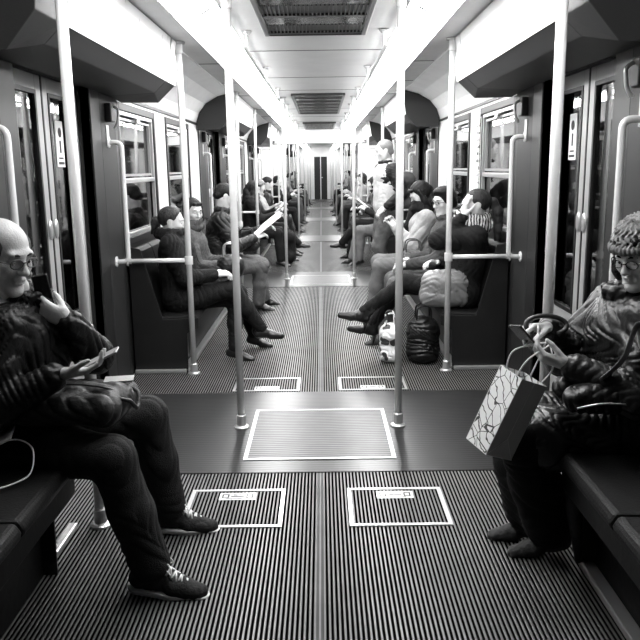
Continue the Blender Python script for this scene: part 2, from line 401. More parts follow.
# ------------------------------------------------------------------ covers over the doors
def door_cover(s, c, label, grp, far=False):
    r = thing('door_cover', (s*1.2, c, 2.1), label, 'overhead door cover', grp)
    X = lambda x: s*(x-1.2)
    prof = [(.955, 2.348), (1.0, 2.075), (1.08, 2.0), (1.385, 1.985), (1.385, 2.03), (1.35, 2.13), (1.27, 2.225), (1.14, 2.30)]
    P = [(X(x), z-2.1) for x, z in prof]
    ya, yb = -1.02, 1.02
    link('casing', prism(B(), P, ya, yb), m_boxg, r, bevel=.006)
    # light panel on the aisle face
    a, b = Vector((X(.955), .248)), Vector((X(1.0), -.025))
    nrm = Vector((-s, -.16)).normalized()*.006
    pts = [(a.x, a.y), (b.x, b.y), (b.x+nrm.x, b.y+nrm.y), (a.x+nrm.x, a.y+nrm.y)]
    link('light_panel', prism(B(), pts, ya+.03, yb-.02), m_ad, r)
    # tapered ends
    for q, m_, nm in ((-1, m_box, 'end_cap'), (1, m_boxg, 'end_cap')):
        bm = B(); y0 = ya if q < 0 else yb; y1 = y0+q*.30
        A = [bm.verts.new((x, y0, z)) for x, z in P]
        E_ = {2: (1.12, 1.962 if q > 0 else 1.935), 3: (1.385, 1.965 if q > 0 else 1.93)}
        Q = [(X(E_.get(i, pr)[0]), E_.get(i, pr)[1]-2.1) for i, pr in enumerate(prof)]
        Bq = [bm.verts.new((x, y1, z)) for x, z in Q]
        k = len(P); bm.faces.new(A); bm.faces.new(Bq)
        for i in range(k): bm.faces.new((A[i], A[(i+1) % k], Bq[(i+1) % k], Bq[i]))
        link(nm, bm, m_, r, bevel=.004)
        if q < 0 and c == 4.2: continue
        # pale facing panel on the tapered end
        a2, b2 = Vector(Q[0]), Vector(Q[1])
        f = B(); v = [f.verts.new((p.x+nn*nrm.x, y, p.y+nn*nrm.y)) for nn in (.1, 1) for p, y in ((a, y0+q*.008), (b, y0+q*.008), (b2, y1), (a2, y1))]
        for ff in ((0,1,2,3), (4,7,6,5), (0,4,5,1), (1,5,6,2), (2,6,7,3), (3,7,4,0)): f.faces.new([v[i] for i in ff])
        link('end_panel', f, m_ad, r)
for s, side in SIDE:
    for i, c in enumerate(DOOR_Y):
        door_cover(s, c, 'angular cover with a pale face above the %s doorway on the %s' % (ORD[i], side), 'covers over the doors')
    for ci, c in enumerate(FAR_Y):
        door_cover(s, c, 'angular cover over the %s doorway on the %s of the far carriage' % (ORD[ci], side), 'covers over the far carriage doors, %s side' % side)

# ------------------------------------------------------------------ poles and rails
def pole_proto(h, collar=True):
    r = bpy.data.objects.new('grab_pole', None); C.objects.link(r)
    link('pole', lathe(B(), [(.0215, .0), (.0215, h)], seg=16), m_pole, r, smooth=True)
    link('floor_flange', lathe(B(), [(.045, 0), (.045, .008), (.036, .014), (.027, .017), (.027, .075), (.0225, .08)], seg=20), m_alu, r, smooth=False)
    link('ceiling_flange', lathe(B(), [(.0225, h-.08), (.027, h-.075), (.027, h-.016), (.045, h-.012), (.045, h)], seg=20), m_pole, r)
    return r
pa = pole_proto(2.352); pb = pole_proto(2.398)
first = {id(pa): True, id(pb): True}
def put_pole(proto, x, y, label, grp):
    if first[id(proto)]: o = proto; first[id(proto)] = False
    else: o = copy_tree(proto)
    o.location = (x, y, .0042 if abs(y-min(DOOR_Y+FAR_Y, key=lambda c: abs(c-y))) < .65 else .0005); tag(o, label, 'grab pole', grp)
    return o
for i, c in enumerate(DOOR_Y):
    for s, side in SIDE:
        put_pole(pb, s*.46, c, 'white vertical pole in the middle of the %s doorway area, %s of the pair' % (ORD[i], side), 'white grab poles')
        put_pole(pa, s*.94, c-1.21, 'white vertical pole on the near side of the %s doorway, %s' % (ORD[i], side), 'white grab poles')
        put_pole(pa, s*.94, c+1.21, 'white vertical pole on the far side of the %s doorway, %s' % (ORD[i], side), 'white grab poles')
for ci, c in enumerate(FAR_Y):
    for s, side in SIDE:
        put_pole(pb, s*.46, c, 'thin white pole %s of the aisle, %s doorway of the far carriage' % (side, ORD[ci]), 'white poles in the far carriage, %s' % side)
        for q in (-1, 1): put_pole(pa, s*.94, c+q*1.21, 'thin white pole, %s %s side of the far carriage\'s %s doorway' % (side, 'near' if q < 0 else 'far', ORD[ci]), 'bench end poles in the far carriage, %s' % side)
# overhead rails
for s, side in SIDE:
    for k, (a, b, w) in enumerate(((5.1, 9.2, 'over the nearest long benches'), (11.1, 15.2, 'over the second pair of long benches'))):
        r = thing('ceiling_rail', (s*.46, a, 2.27), 'slim white handrail hung under the %s strip light %s' % (side, w), 'handrail', 'handrails under the ceiling')
        link('rail', tube(B(), [(0, 0, 0), (0, b-a, 0)], .014), m_pole, r, smooth=True)
        for y in (.2, (b-a)/2, b-a-.2):
            link('bracket', lathe(lathe(B(), [(.011, 0), (.011, .125)], (0, y, 0), 10), [(.02, .105), (.034, .12), (.034, .128)], (0, y, 0), 16), m_pole, r)
# partition rails and wall grab bars beside each doorway
for s, side in SIDE:
    for i, c in enumerate(DOOR_Y):
        for q, nf in ((-1, 'near'), (1, 'far')):
            yy = c+q*1.21
            if yy > 18: continue
            r = thing('partition_rail', (s*.94, yy, .85), 'horizontal white rail from pole to wall on the %s side of the %s doorway, %s' % (nf, ORD[i], side), 'rail', 'horizontal rails at the bench ends')
            link('rail', tube(B(), [(s*.024, 0, 0), (s*.437, 0, 0)], .0165), m_pole, r, smooth=True)
            link('clamp', lathe(B(), [(.029, -.03), (.030, -.026), (.030, .026), (.029, .03)], (0, 0, 0), 16), m_pole, r)
            fl = link('wall_flange', lathe(B(), [(.036, 0), (.036, .008), (.022, .012), (.022, .03)], seg=16), m_pole, r); fl.rotation_euler = (0, -s*R(90), 0); fl.location = (s*.447, 0, 0)
            y2 = c+q*.93
            g = thing('wall_grab_bar', (s*1.388, y2, .86), 'bent white grab bar on the wall on the %s side of the %s doorway, %s' % (nf, ORD[i], side), 'grab bar', 'grab bars beside the doors')
            link('bar', tube(B(), fillet([(0, 0, .02), (-s*.085, 0, .02), (-s*.085, 0, .82), (0, 0, .82)], .07), .0165), m_pole, g, smooth=True)
            for z in (.02, .82):
                fl = link('flange', lathe(B(), [(.036, 0), (.036, .007), (.024, .011)], seg=16), m_pole, g); fl.rotation_euler = (0, -s*R(90), 0); fl.location = (0, 0, z)
# emergency handles by the doors
for s, side in SIDE:
    for i, c in enumerate(DOOR_Y):
      for q, nf in ((-1, 'near'), (1, 'far')):
        if c+q > 17.2: continue
        if q < 0 and i == 0 and s < 0: continue
        e = thing('emergency_handle', (s*1.388, c+q*.92, 1.86), 'small dark emergency handle on the wall on the %s side of the %s doorway, %s' % (nf, ORD[i], side), 'emergency handle', 'emergency handles by the doors')
        link('case', box(0, -s*.045, -.04, .04, -.05, .07), m_black, e, bevel=.008)
        link('lever', tube(B(), fillet([(-s*.05, 0, .05), (-s*.085, 0, .03), (-s*.075, 0, -.05), (-s*.05, 0, -.09)], .02), .009), m_alu, e, smooth=True)
        link('plate', box(0, -s*.004, -.03, .03, -.21, -.07), m_alud, e)

# ------------------------------------------------------------------ benches
def bench(s, y0, y1, label, grp='long side benches', up=0, fx=0, strip=True):
    r = thing('bench', (s*1.2, y0, 0), label, 'bench', grp)
    L_ = y1-y0; X = lambda x: s*(x-1.2)
    link('seat_base', prism(B(), [(X(1.04), 0), (X(1.04), .30), (X(.93-fx), .335), (X(.93-fx), .37+up), (X(1.386), .37+up), (X(1.386), 0)], .012, L_-.012), m_seat, r, bevel=.006)
    k = max(1, round(L_/.5)); w = (L_-.024)/k
    for i in range(k):
        a = .012+i*w
        link('seat_cushion', prism(B(), [(X(.915-fx), .372+up), (X(.905-fx), .40+up), (X(.925-fx), .432+up), (X(1.25), .42+up), (X(1.25), .372+up)], a+.004, a+w-.004), m_seat2, r, bevel=.012)
        link('backrest', prism(B(), [(X(1.22), .425), (X(1.205), .45), (X(1.325), .90), (X(1.35), .93), (X(1.386), .93), (X(1.386), .425)], a+.004, a+w-.004), m_seat, r, bevel=.012)
    for a in (0, L_-.012):
        link('end_panel', prism(B(), [(X(.99), 0), (X(.985), .30), (X(.90), .34), (X(.90), .415), (X(1.16), .405), (X(1.30), .93), (X(1.386), .95), (X(1.386), 0)], a, a+.012), m_dark, r, bevel=.003)
    if strip: link('floor_strip', bx(box(X(.985), X(1.038), 0, L_, .001, .03), X(1.0), X(1.386), -.035, -.002, .001, .03), m_alu, r, bevel=.006)
    return r
for s, side in SIDE:
    bench(s, 5.45, 8.9, 'long dark bench on the %s between the nearest and second doorways' % side)
    bench(s, 11.4, 14.85, 'long dark bench on the %s between the second and third doorways' % side)
    bench(s, 17.35, 18.45, 'short dark bench on the %s by the gangway' % side)
    for bi, (a, b) in enumerate(((19.5, 20.85), (23.35, 26.8), (29.3, 32.75))):
        bench(s, a, b, '%s dark bench on the %s in the far carriage' % (ORD[bi], side), 'benches in the far carriage, %s side' % side)
    # near bench: ends just short of the passenger nearest the camera
    bench(s, -.6, 2.6, 'dark bench at the bottom %s corner of the photo' % side, up=.05, fx=.035, strip=s > 0)
    t = thing('single_seat', (s*1.2, 2.62, 0), 'single dark seat under the nearest passenger on the %s' % side, 'seat', 'single seats beside the nearest doorway')
    X = lambda x: s*(x-1.2)
    link('seat_cushion', prism(B(), [(X(1.0), .36), (X(.985), .40), (X(1.01), .43), (X(1.30), .42), (X(1.30), .36)], 0, .33), m_seat2, t, bevel=.012)
    link('backrest', prism(B(), [(X(1.25), .425), (X(1.24), .45), (X(1.33), .93), (X(1.386), .93), (X(1.386), .425)], 0, .33), m_seat, t, bevel=.01)
    link('bracket', prism(B(), [(X(1.14), .0), (X(1.1), .36), (X(1.386), .36), (X(1.386), .0)], .02, .06), m_dark, t)
    link('floor_strip', box(X(1.03), X(1.07), 0, .34, .001, .03), m_alu, t, bevel=.006)

# ------------------------------------------------------------------ floor hatches
def rect_frame(bm, x0, x1, y0, y1, w, z0, z1):
    bx(bm, x0, x0+w, y0, y1, z0, z1); bx(bm, x1-w, x1, y0, y1, z0, z1); bx(bm, x0+w, x1-w, y0, y0+w, z0, z1); bx(bm, x0+w, x1-w, y1-w, y1, z0, z1); return bm
def hatch(x0, x1, y0, y1, label, m_, plate=True, w=.018, z=.001, pnear=False):
    r = thing('floor_hatch', ((x0+x1)/2, y0, z), label, 'floor hatch', 'metal framed floor hatches')
    hx = (x1-x0)/2; L_ = y1-y0
    link('frame', rect_frame(B(), -hx, hx, 0, L_, w, 0, .004), m_alu, r)
    link('cover', box(-hx+w, hx-w, w, L_-w, 0, .0018), m_, r)
    if plate:
        py = L_-w-.03-.065 if not pnear else w+.012
        p = link('lock_plate', box(-.085, .085, py, py+.075, .0018, .0036), m_alu, r, bevel=.001)
        q = B(); 
        for sx in (-1, 1): rect_frame(q, sx*.056-.016, sx*.056+.016, py+.018, py+.058, .006, .0036, .0042)
        bx(q, -.03, .03, py+.03, py+.038, .0036, .0042); bx(q, -.02, .02, py+.048, py+.054, .0036, .0042); bx(q, -.05, .05, py+.008, py+.012, .0036, .0042)
        link('lock_marks', q, m_ink, p)
hatch(-.40, .40, 3.69, 4.51, 'large framed hatch in the middle of the nearest doorway floor', m_hatch, False, .02, .0045)
hatch(-.60, -.16, 2.95, 3.33, 'framed hatch with lock plate near the left passenger, ahead of the nearest doorway', m_rib2)
hatch(.13, .57, 2.95, 3.33, 'framed hatch with lock plate on the right, ahead of the nearest doorway', m_rib2)
hatch(-.60, -.14, 4.93, 5.25, 'framed hatch just past the nearest doorway, left of the aisle', m_rib2, True, .018, .001, True)
hatch(.13, .60, 4.93, 5.25, 'framed hatch just past the nearest doorway, right of the aisle', m_rib2, True, .018, .001, True)
hatch(-.40, .40, 9.64, 10.46, 'large framed hatch in the floor of the second doorway', m_hatch, False, .02, .0045)
# ------------------------------------------------------------------ people: smooth blended volumes turned into one continuous skin
V3 = lambda *a: np.array(a, float)
def nrm(v): v = np.asarray(v, float); return v/max(np.linalg.norm(v), 1e-9)
class Vol:
    def __init__(s): s.ops = []
    def cone(s, a, b, ra, rb, k=.02, sub=False): s.ops.append(('c', np.array(a, float), np.array(b, float), ra, rb, k, sub)); return s
    def chain(s, pts, rs, k=.02):
        for i in range(len(pts)-1): s.cone(pts[i], pts[i+1], rs[i], rs[i+1], k)
        return s
    def ell(s, c, r, M=None, k=.02, sub=False): s.ops.append(('e', np.array(c, float), np.array(r, float), np.eye(3) if M is None else np.array(M, float), None, k, sub)); return s
    def mesh(s, name, h, disp=None, cuts=(), soft=()):
        lo = np.full(3, 9e9); hi = -lo
        for o in s.ops:
            if o[6]: continue
            if o[0] == 'c': r = max(o[3], o[4]); l = np.minimum(o[1], o[2])-r; u = np.maximum(o[1], o[2])+r
            else: r = o[2].max(); l = o[1]-r; u = o[1]+r
            lo = np.minimum(lo, l); hi = np.maximum(hi, u)
        lo -= 3*h+.012; hi += 3*h+.012
        n = np.ceil((hi-lo)/h).astype(int)+1
        f = np.full(n, .5, np.float32); ax = [lo[i]+h*np.arange(n[i]) for i in range(3)]
        for o in s.ops:
            k = o[5]; mg = k+.03+2*h
            if o[0] == 'c': r = max(o[3], o[4]); l = np.minimum(o[1], o[2])-r-mg; u = np.maximum(o[1], o[2])+r+mg
            else: r = o[2].max(); l = o[1]-r-mg; u = o[1]+r+mg
            i0 = np.clip(np.floor((l-lo)/h).astype(int), 0, n); i1 = np.clip(np.ceil((u-lo)/h).astype(int)+1, 0, n)
            if np.any(i1 <= i0): continue
            X, Y, Z = np.meshgrid(*[ax[i][i0[i]:i1[i]] for i in range(3)], indexing='ij')
            P = np.stack((X, Y, Z), -1)
            if o[0] == 'c':
                ba = o[2]-o[1]; q = P-o[1]; t = np.clip((q@ba)/max(ba@ba, 1e-9), 0, 1)
                d = np.linalg.norm(q-t[..., None]*ba, axis=-1)-(o[3]+(o[4]-o[3])*t)
            else:
                q = (P-o[1])@o[3].T; k0 = np.linalg.norm(q/o[2], axis=-1); k1 = np.linalg.norm(q/(o[2]**2), axis=-1)
                d = k0*(k0-1)/np.maximum(k1, 1e-6)
                d = np.where(k0 < .02, -o[2].min(), d)
            sl = tuple(slice(i0[i], i1[i]) for i in range(3)); g = f[sl]
            if o[6]: g2 = -g; hh = np.maximum(k-np.abs(g2-d), 0)/max(k, 1e-6); f[sl] = -(np.minimum(g2, d)-hh*hh*k/4)
            else: hh = np.maximum(k-np.abs(g-d), 0)/max(k, 1e-6); f[sl] = np.minimum(g, d)-hh*hh*k/4
        X, Y, Z = np.meshgrid(*ax, indexing='ij', sparse=True)
        for (c, nn) in cuts: f = np.maximum(f, (X-c[0])*nn[0]+(Y-c[1])*nn[1]+(Z-c[2])*nn[2])   # keeps the side the normal points away from
        for (c, nn) in soft:
            pd = (X-c[0])*nn[0]+(Y-c[1])*nn[1]+(Z-c[2])*nn[2]; f = f+np.maximum(pd+.025, 0)**2*12
        if disp: f = f+disp(X, Y, Z).astype(np.float32)
        for a in range(3):
            sl = [slice(None)]*3
            for e in (0, -1): sl[a] = e; f[tuple(sl)] = .05
            sl[a] = slice(None)
        return nets(name, f, lo, h)
def nets(name, f, o, h):
    s = f < 0; nx, ny, nz = f.shape
    cs = [s[i:nx-1+i, j:ny-1+j, k:nz-1+k] for i in (0, 1) for j in (0, 1) for k in (0, 1)]
    cnt = sum(c.astype(np.int8) for c in cs); act = (cnt > 0) & (cnt < 8)
    idx = np.full(act.shape, -1, np.int64); I = np.argwhere(act); idx[act] = np.arange(len(I))
    acc = np.zeros((len(I), 3)); num = np.zeros(len(I))
    cor = [(i, j, k) for i in (0, 1) for j in (0, 1) for k in (0, 1)]
    vals = [f[I[:, 0]+c[0], I[:, 1]+c[1], I[:, 2]+c[2]] for c in cor]
    for a in range(8):
        for b in range(a+1, 8):
            if sum(abs(cor[a][t]-cor[b][t]) for t in range(3)) != 1: continue
            va, vb = vals[a], vals[b]; m = (va < 0) != (vb < 0)
            t = np.where(m, va/np.where(m, va-vb, 1), 0)
            p = np.array(cor[a])+t[:, None]*(np.array(cor[b])-np.array(cor[a]))
            acc += p*m[:, None]; num += m
    V = (I+acc/np.maximum(num, 1)[:, None])*h+o
    quads = []
    for a in range(3):
        b, c = (a+1) % 3, (a+2) % 3
        sa = np.moveaxis(s, (a, b, c), (0, 1, 2)); di = np.moveaxis(idx, (a, b, c), (0, 1, 2))
        e = sa[:-1, 1:-1, 1:-1] != sa[1:, 1:-1, 1:-1]; J = np.argwhere(e)
        if not len(J): continue
        i, j, k = J[:, 0], J[:, 1]+1, J[:, 2]+1
        q = np.stack((di[i, j-1, k-1], di[i, j, k-1], di[i, j, k], di[i, j-1, k]), 1)
        flip = ~sa[i, j, k]; q[flip] = q[flip][:, ::-1]; quads.append(q)
    Q = np.concatenate(quads); Q = Q[(Q >= 0).all(1)]
    me = bpy.data.meshes.new(name); me.vertices.add(len(V)); me.vertices.foreach_set('co', V.astype(np.float32).ravel())
    me.loops.add(Q.size); me.loops.foreach_set('vertex_index', Q.astype(np.int32).ravel())
    me.polygons.add(len(Q)); me.polygons.foreach_set('loop_start', np.arange(0, Q.size, 4, dtype=np.int32)); me.polygons.foreach_set('loop_total', np.full(len(Q), 4, np.int32))
    me.update(calc_edges=True); me.polygons.foreach_set('use_smooth', [True]*len(Q)); return me
def folds(A, F=70, seed=0):
    rs = np.random.RandomState(seed); ds = rs.randn(5, 3); ds /= np.linalg.norm(ds, axis=1)[:, None]; ph = rs.rand(5)*6
    def fn(X, Y, Z):
        w1 = np.sin(F*.31*(ds[0][0]*X+ds[0][1]*Y+ds[0][2]*Z)+ph[0]); w2 = np.sin(F*.47*(ds[1][0]*X+ds[1][1]*Y+ds[1][2]*Z)+ph[1]+1.5*w1)
        a = np.sin(F*(ds[2][0]*X+ds[2][1]*Y+ds[2][2]*Z)+3.0*w1+2.0*w2+ph[2]); b = np.sin(F*1.45*(ds[3][0]*X+ds[3][1]*Y+ds[3][2]*Z)+2.5*w2+ph[3]-2*w1)
        m = .5+.5*np.sin(F*.4*(ds[4][0]*X+ds[4][1]*Y+ds[4][2]*Z)+ph[4]+1.5*w2)
        return A*((1-np.abs(a))**2*m*1.8+(1-np.abs(b))**2*(1-m)*1.5-.5)
    return fn
def ik(a, t, l1, l2, hint):
    a, t = np.array(a, float), np.array(t, float); d = t-a; D = np.linalg.norm(d); Dm = min(D, (l1+l2)*.985); dn = d/max(D, 1e-6); t = a+dn*Dm
    x = (l1*l1-l2*l2+Dm*Dm)/(2*Dm); y = math.sqrt(max(l1*l1-x*x, 0)); hh = np.array(hint, float); hh = nrm(hh-dn*(hh@dn))
    return a+dn*x+hh*y, t
def rot(yaw=0, pitch=0, roll=0):
    """columns forward, left, up; pitch > 0 looks down"""
    return np.array((Matrix.Rotation(R(yaw), 3, 'Z') @ Matrix.Rotation(R(pitch), 3, 'Y') @ Matrix.Rotation(R(roll), 3, 'X')))
def hand(v, side, w, d, n, curl=(20, 25, 20), spread=1.0, thumb=(.6, .7, .35), sc=1.0, detail=True, curls=None):
    d = nrm(d); n = np.array(n, float); n = nrm(n-d*(n@d)); t = np.cross(d, n)*(1 if side == 'R' else -1)
    P = lambda a, b, c: np.array(w)+(d*a+t*b+n*c)*sc
    if not detail:
        v.cone(P(.0, 0, 0), P(.08, 0, 0), .024*sc, .034*sc, .02); 
    else:
        for b, r in ((.026, .0125), (.009, .0135), (-.009, .013), (-.027, .0115)): v.cone(P(.005, b*.55, 0), P(.088, b, 0), .017*sc, r*sc, .012)
    L_ = ((.044, .026, .021), (.048, .030, .022), (.045, .028, .021), (.034, .021, .018))
    tips = []
    for i, b in enumerate((.029, .010, -.010, -.029)):
        p = P(.088, b, 0); ang = 0; cc = curls[i] if curls else curl
        for j in range(3):
            ang += R(cc[j]); q = p+(d*math.cos(ang)+n*math.sin(ang)+t*(b*1.2*spread*(1 if j == 0 else .3)))*L_[i][j]*sc
            r0, r1 = ((.0098, .0090), (.0088, .0082), (.0081, .0070))[j]
            if i == 3: r0 *= .88; r1 *= .88
            v.cone(p, q, r0*sc, r1*sc, .004); p = q
        tips.append(p)
    a = P(.022, .026, .004); td = nrm(d*thumb[0]+t*thumb[1]+n*thumb[2]); b = a+td*.040*sc; td2 = nrm(td+d*.5+n*.25); c = b+td2*.030*sc; e = c+nrm(td2+d*.3)*.024*sc
    v.cone(P(.012, .012, 0), a, .017*sc, .016*sc, .014); v.cone(a, b, .0145*sc, .0115*sc, .008); v.cone(b, c, .0108*sc, .0098*sc, .004); v.cone(c, e, .0098*sc, .0078*sc, .004)
    return P
def head_vol(v, hc, M, sc, detail=True, long_=1.0):
    P = lambda a, b, c: hc+M@(np.array((a, b, c))*sc)
    E = lambda c, r, k, sub=False: v.ell(P(*c), np.array(r)*sc, M.T, k, sub)
    E((-.012, 0, .032), (.096, .076, .084), .02)
    E((.022, 0, -.030), (.066, .060, .088), .03)
    v.cone(P(-.002, .052, -.045), P(.062, .016, -.100), .020*sc, .018*sc, .025); v.cone(P(-.002, -.052, -.045), P(.062, -.016, -.100), .020*sc, .018*sc, .025)
    E((.070, 0, -.100), (.020, .022, .018), .02)
    for y in (-1, 1):
        E((.056, y*.038, -.022), (.028, .024, .024), .02)
    if detail:
        v.cone(P(.080, .034, .024), P(.080, -.034, .024), .014*sc, .014*sc, .014)
        for y in (-1, 1):
            E((.098, y*.031, .004), (.017, .019, .013), .012, True)
            E((.071, y*.031, .003), (.0155, .0155, .0125), .004)
            v.cone(P(.076, y*.046, .010), P(.084, y*.020, .013), .0052*sc, .0050*sc, .005)
            E((-.006, y*.077, -.004), (.018, .0075, .031), .006); E((-.002, y*.086, -.002), (.009, .006, .018), .004, True)
            E((.098, y*.011, -.033), (.010, .0085, .008), .006)
        v.cone(P(.086, 0, .014), P(.106, 0, -.020), .0085*sc, .0095*sc, .010); E((.109, 0, -.029), (.0125, .0125, .0105), .007)
        v.cone(P(.086, .018, -.057), P(.086, -.018, -.057), .0062*sc, .0062*sc, .005); E((.092, 0, -.056), (.0070, .014, .0055), .004)
        v.cone(P(.083, .015, -.069), P(.083, -.015, -.069), .0068*sc, .0068*sc, .005); E((.088, 0, -.070), (.0070, .012, .0060), .004)
        v.cone(P(.0955, .022, -.0632), P(.0955, -.022, -.0632), .0020*sc, .0020*sc, .003, True)
    else:
        v.cone(P(.086, 0, .012), P(.108, 0, -.028), .008*sc, .012*sc, .012)
        for y in (-1, 1): E((-.006, y*.077, -.004), (.018, .009, .031), .006); E((.097, y*.030, .004), (.014, .018, .012), .012, True)
    return P
def mesh_obj(name, me, m, parent):
    me.materials.append(m); o = bpy.data.objects.new(name, me); C.objects.link(o); o.parent = parent; return o

m_skin = mat('skin', .58, .45, bump=.12, bscale=90, var=.06, vscale=20)
m_skin2 = mat('darker_stubble_skin', .45, .5, bump=.2, bscale=160, var=.12, vscale=30)  # darker, rougher and more mottled tone than the plain skin
m_hair = mat('dark_hair', .007, .5, bump=.8, bscale=90, stretch=(1, 1, .25), spec=.25)
m_hair2 = mat('brown_hair', .025, .5, bump=.8, bscale=90, stretch=(1, 1, .25), var=.5, vscale=60, spec=.25)
m_hairg = mat('pale_hair', .2, .5, bump=.8, bscale=90, stretch=(1, 1, .25))
m_eye = mat('eye_white', .6, .2); m_iris = mat('eye_iris', .005, .2)
m_lens = m_glass
CLOTH = {}
def cloth(name, col, rough=.75, bump=.35, bs=90, spec=.12, var=.2, coat=0):
    if name not in CLOTH: CLOTH[name] = mat(name, col, rough, 0, bump=bump, bscale=bs, var=var, vscale=12, spec=spec, coat=coat)
    return CLOTH[name]
def LP(root_m, p):           # world point -> local
    return np.array(root_m.inverted() @ Vector(p))

def person(label, x, y, yaw, group=None, **o):
    """yaw: direction faced. Local axes: forward, left, up. Points flagged ('w', x, y, z) are places in the carriage."""
    sc = o.get('scale', 1.0); h = o.get('h', .012); det = o.get('detail', True); seed = o.get('seed', int(abs(x*71+y*37)*10) % 997)
    root = thing('person', (x, y, 0), label, 'person', group, R(yaw)); RM = Matrix.Translation((x, y, 0)) @ Matrix.Rotation(R(yaw), 4, 'Z')
    def pt(p):
        if p[0] == 'w': return LP(RM, p[1:])
        return np.array(p, float)
    def dr(p):
        if p[0] == 'w': return np.array(RM.to_3x3().inverted() @ Vector(p[1:]))
        return np.array(p, float)
    ph = o.get('pelvis', .53); lean = R(o.get('lean', 3)); side = R(o.get('side', 0)); tw = R(o.get('twist', 0))
    up = nrm((math.sin(lean), -math.sin(side), math.cos(lean))); 
    T = np.array(Matrix.Rotation(R(o.get('twist', 0)), 3, 'Z')); lf = nrm(T@V3(0, 1, 0)-up*(T@V3(0, 1, 0))@up); fw = np.cross(lf, up)
    pel = V3(o.get('px', 0), 0, ph); waist = pel+up*.20*sc+V3(-.01, 0, 0); chest = pel+up*.37*sc; nb = pel+up*.505*sc-fw*.01
    hM = rot(*o.get('head', (0, 10, 0))); hoff = o.get('hoff', (.035, 0, .165)); hc = nb+(V3(*hoff))*sc
    if 'headw' in o: hc = pt(o['headw'])
    hs = o.get('hscale', 1.0)*sc
    sh = {q: nb-up*.055*sc+lf*s_*.175*sc*o.get('broad', 1) for q, s_ in (('L', 1), ('R', -1))}
    hip = {q: pel+V3(0, s_*.088*sc, -.01) for q, s_ in (('L', 1), ('R', -1))}
    stand = o.get('stand', False)
    kn, an, toe, el, wr, fd = {}, {}, {}, {}, {}, {}
    for q, s_ in (('L', 1), ('R', -1)):
        f = pt(o.get('foot'+q, (.50, s_*.12, .085))); kn[q], an[q] = ik(hip[q], f, .44*sc, .43*sc, dr(o.get('knee'+q, (1, s_*.15, .9))))
        fd[q] = nrm(dr(o.get('toe'+q, (1, s_*.15, -.22)))); toe[q] = an[q]+fd[q]*.17*sc
        e = pt(o.get('hand'+q, (.34, s_*.10, .68))); el[q], wr[q] = ik(sh[q], e, .29*sc, .255*sc, dr(o.get('elbow'+q, (-.35, s_*.5, -.8))))
    # ---- the body: one continuous surface
    v = Vol()
    v.cone(nb, hc-hM@V3(.012, 0, .04)*hs, .055*sc, .052*sc, .03)
    for a, b, w_, r in ((pel, None, .075, .095), (waist, None, .055, .090), (chest, None, .085, .090)):
        v.cone(a-lf*w_*sc, a+lf*w_*sc, r*sc, r*sc, .06)
    v.cone(sh['L'], sh['R'], .045*sc, .045*sc, .05); v.cone(pel, chest, .1*sc, .1*sc, .05)
    for q in 'LR':
        v.chain([sh[q], el[q], wr[q]], [.046*sc, .036*sc, .0245*sc], .03)
        v.chain([hip[q], kn[q], an[q]], [.080*sc, .050*sc, .034*sc], .03)
        Uq = nrm(np.cross(fd[q], np.cross(V3(0, 0, 1), fd[q]))); v.cone(an[q]-fd[q]*.02*sc-Uq*.040*sc, an[q]+fd[q]*.13*sc-Uq*.056*sc, .022*sc, .016*sc, .02)
        ha = o.get('grip'+q, {})
        d = dr(ha['d']) if 'd' in ha else nrm(wr[q]-el[q]); nn = dr(ha.get('n', (0, -.5 if q == 'L' else .5, -1)))
        hand(v, q, wr[q]+nrm(d)*.012, d, nn, ha.get('curl', (25, 35, 25)), 1, ha.get('thumb', (.6, .7, .35)), sc*ha.get('s', 1.0), det, ha.get('curls'))
    HP = head_vol(v, hc, hM, hs, det)
    mesh_obj('body', v.mesh('body', h), o.get('skin', m_skin), root)
    # ---- eyes, brows
    if det:
        for y_ in (-1, 1):
            e = B(); bmesh.ops.create_uvsphere(e, u_segments=12, v_segments=8, radius=.0112*hs)
            ey = link('eye', e, m_eye, root, smooth=True); ey.location = HP(.0770, y_*.031, .0015)
            e = B(); bmesh.ops.create_uvsphere(e, u_segments=10, v_segments=6, radius=.0062*hs); ir = link('iris', e, m_iris, ey, smooth=True); ir.location = hM@V3(.0062, -y_*.0, -.0015)*hs
            link('eyebrow', tube(B(), [HP(.092, y_*.014, .0235), HP(.0935, y_*.026, .0285), HP(.084, y_*.046, .0245)], [.0032*hs, .0042*hs, .002*hs], 6), o.get('hairm', m_hair), root, smooth=True)
    # ---- jacket
    jm = o.get('jacket', m_black); jt = o.get('jt', .016); j = Vol(); A = o.get('fold', .005); hem = o.get('hem', .0)
    def torso(J, t):
        for a, w_, r in ((pel+up*.02, .085, .105), (waist, .065, .105+o.get('belly', 0)), (chest, .085, .103)): J.cone(a-lf*w_*sc, a+lf*w_*sc, (r+t)*sc, (r+t)*sc, .07)
        J.cone(pel+up*.03, chest, (.115+t)*sc, (.115+t)*sc, .06); J.cone(sh['L'], sh['R'], (.05+t)*sc, (.05+t)*sc, .05)
        J.cone(nb-up*.02, nb+up*.025+fw*.0, (.07+t*.5)*sc, (.058+t*.4)*sc, .03)
    torso(j, jt)
    for q in 'LR': j.chain([sh[q], (sh[q]+el[q])/2, el[q], el[q]+(wr[q]-el[q])*.93], [(.058+jt)*sc, (.052+jt)*sc, (.046+jt)*sc, (.033+jt*.7)*sc], .03)
    if hem:
        for q in 'LR': j.cone(hip[q], hip[q]+(kn[q]-hip[q])*hem, (.10+jt)*sc, (.085+jt)*sc, .05)
        if hem > .4: m_ = [hip[q]+(kn[q]-hip[q])*hem for q in 'LR']; j.cone(m_[0], m_[1], (.07+jt)*sc, (.07+jt)*sc, .06)
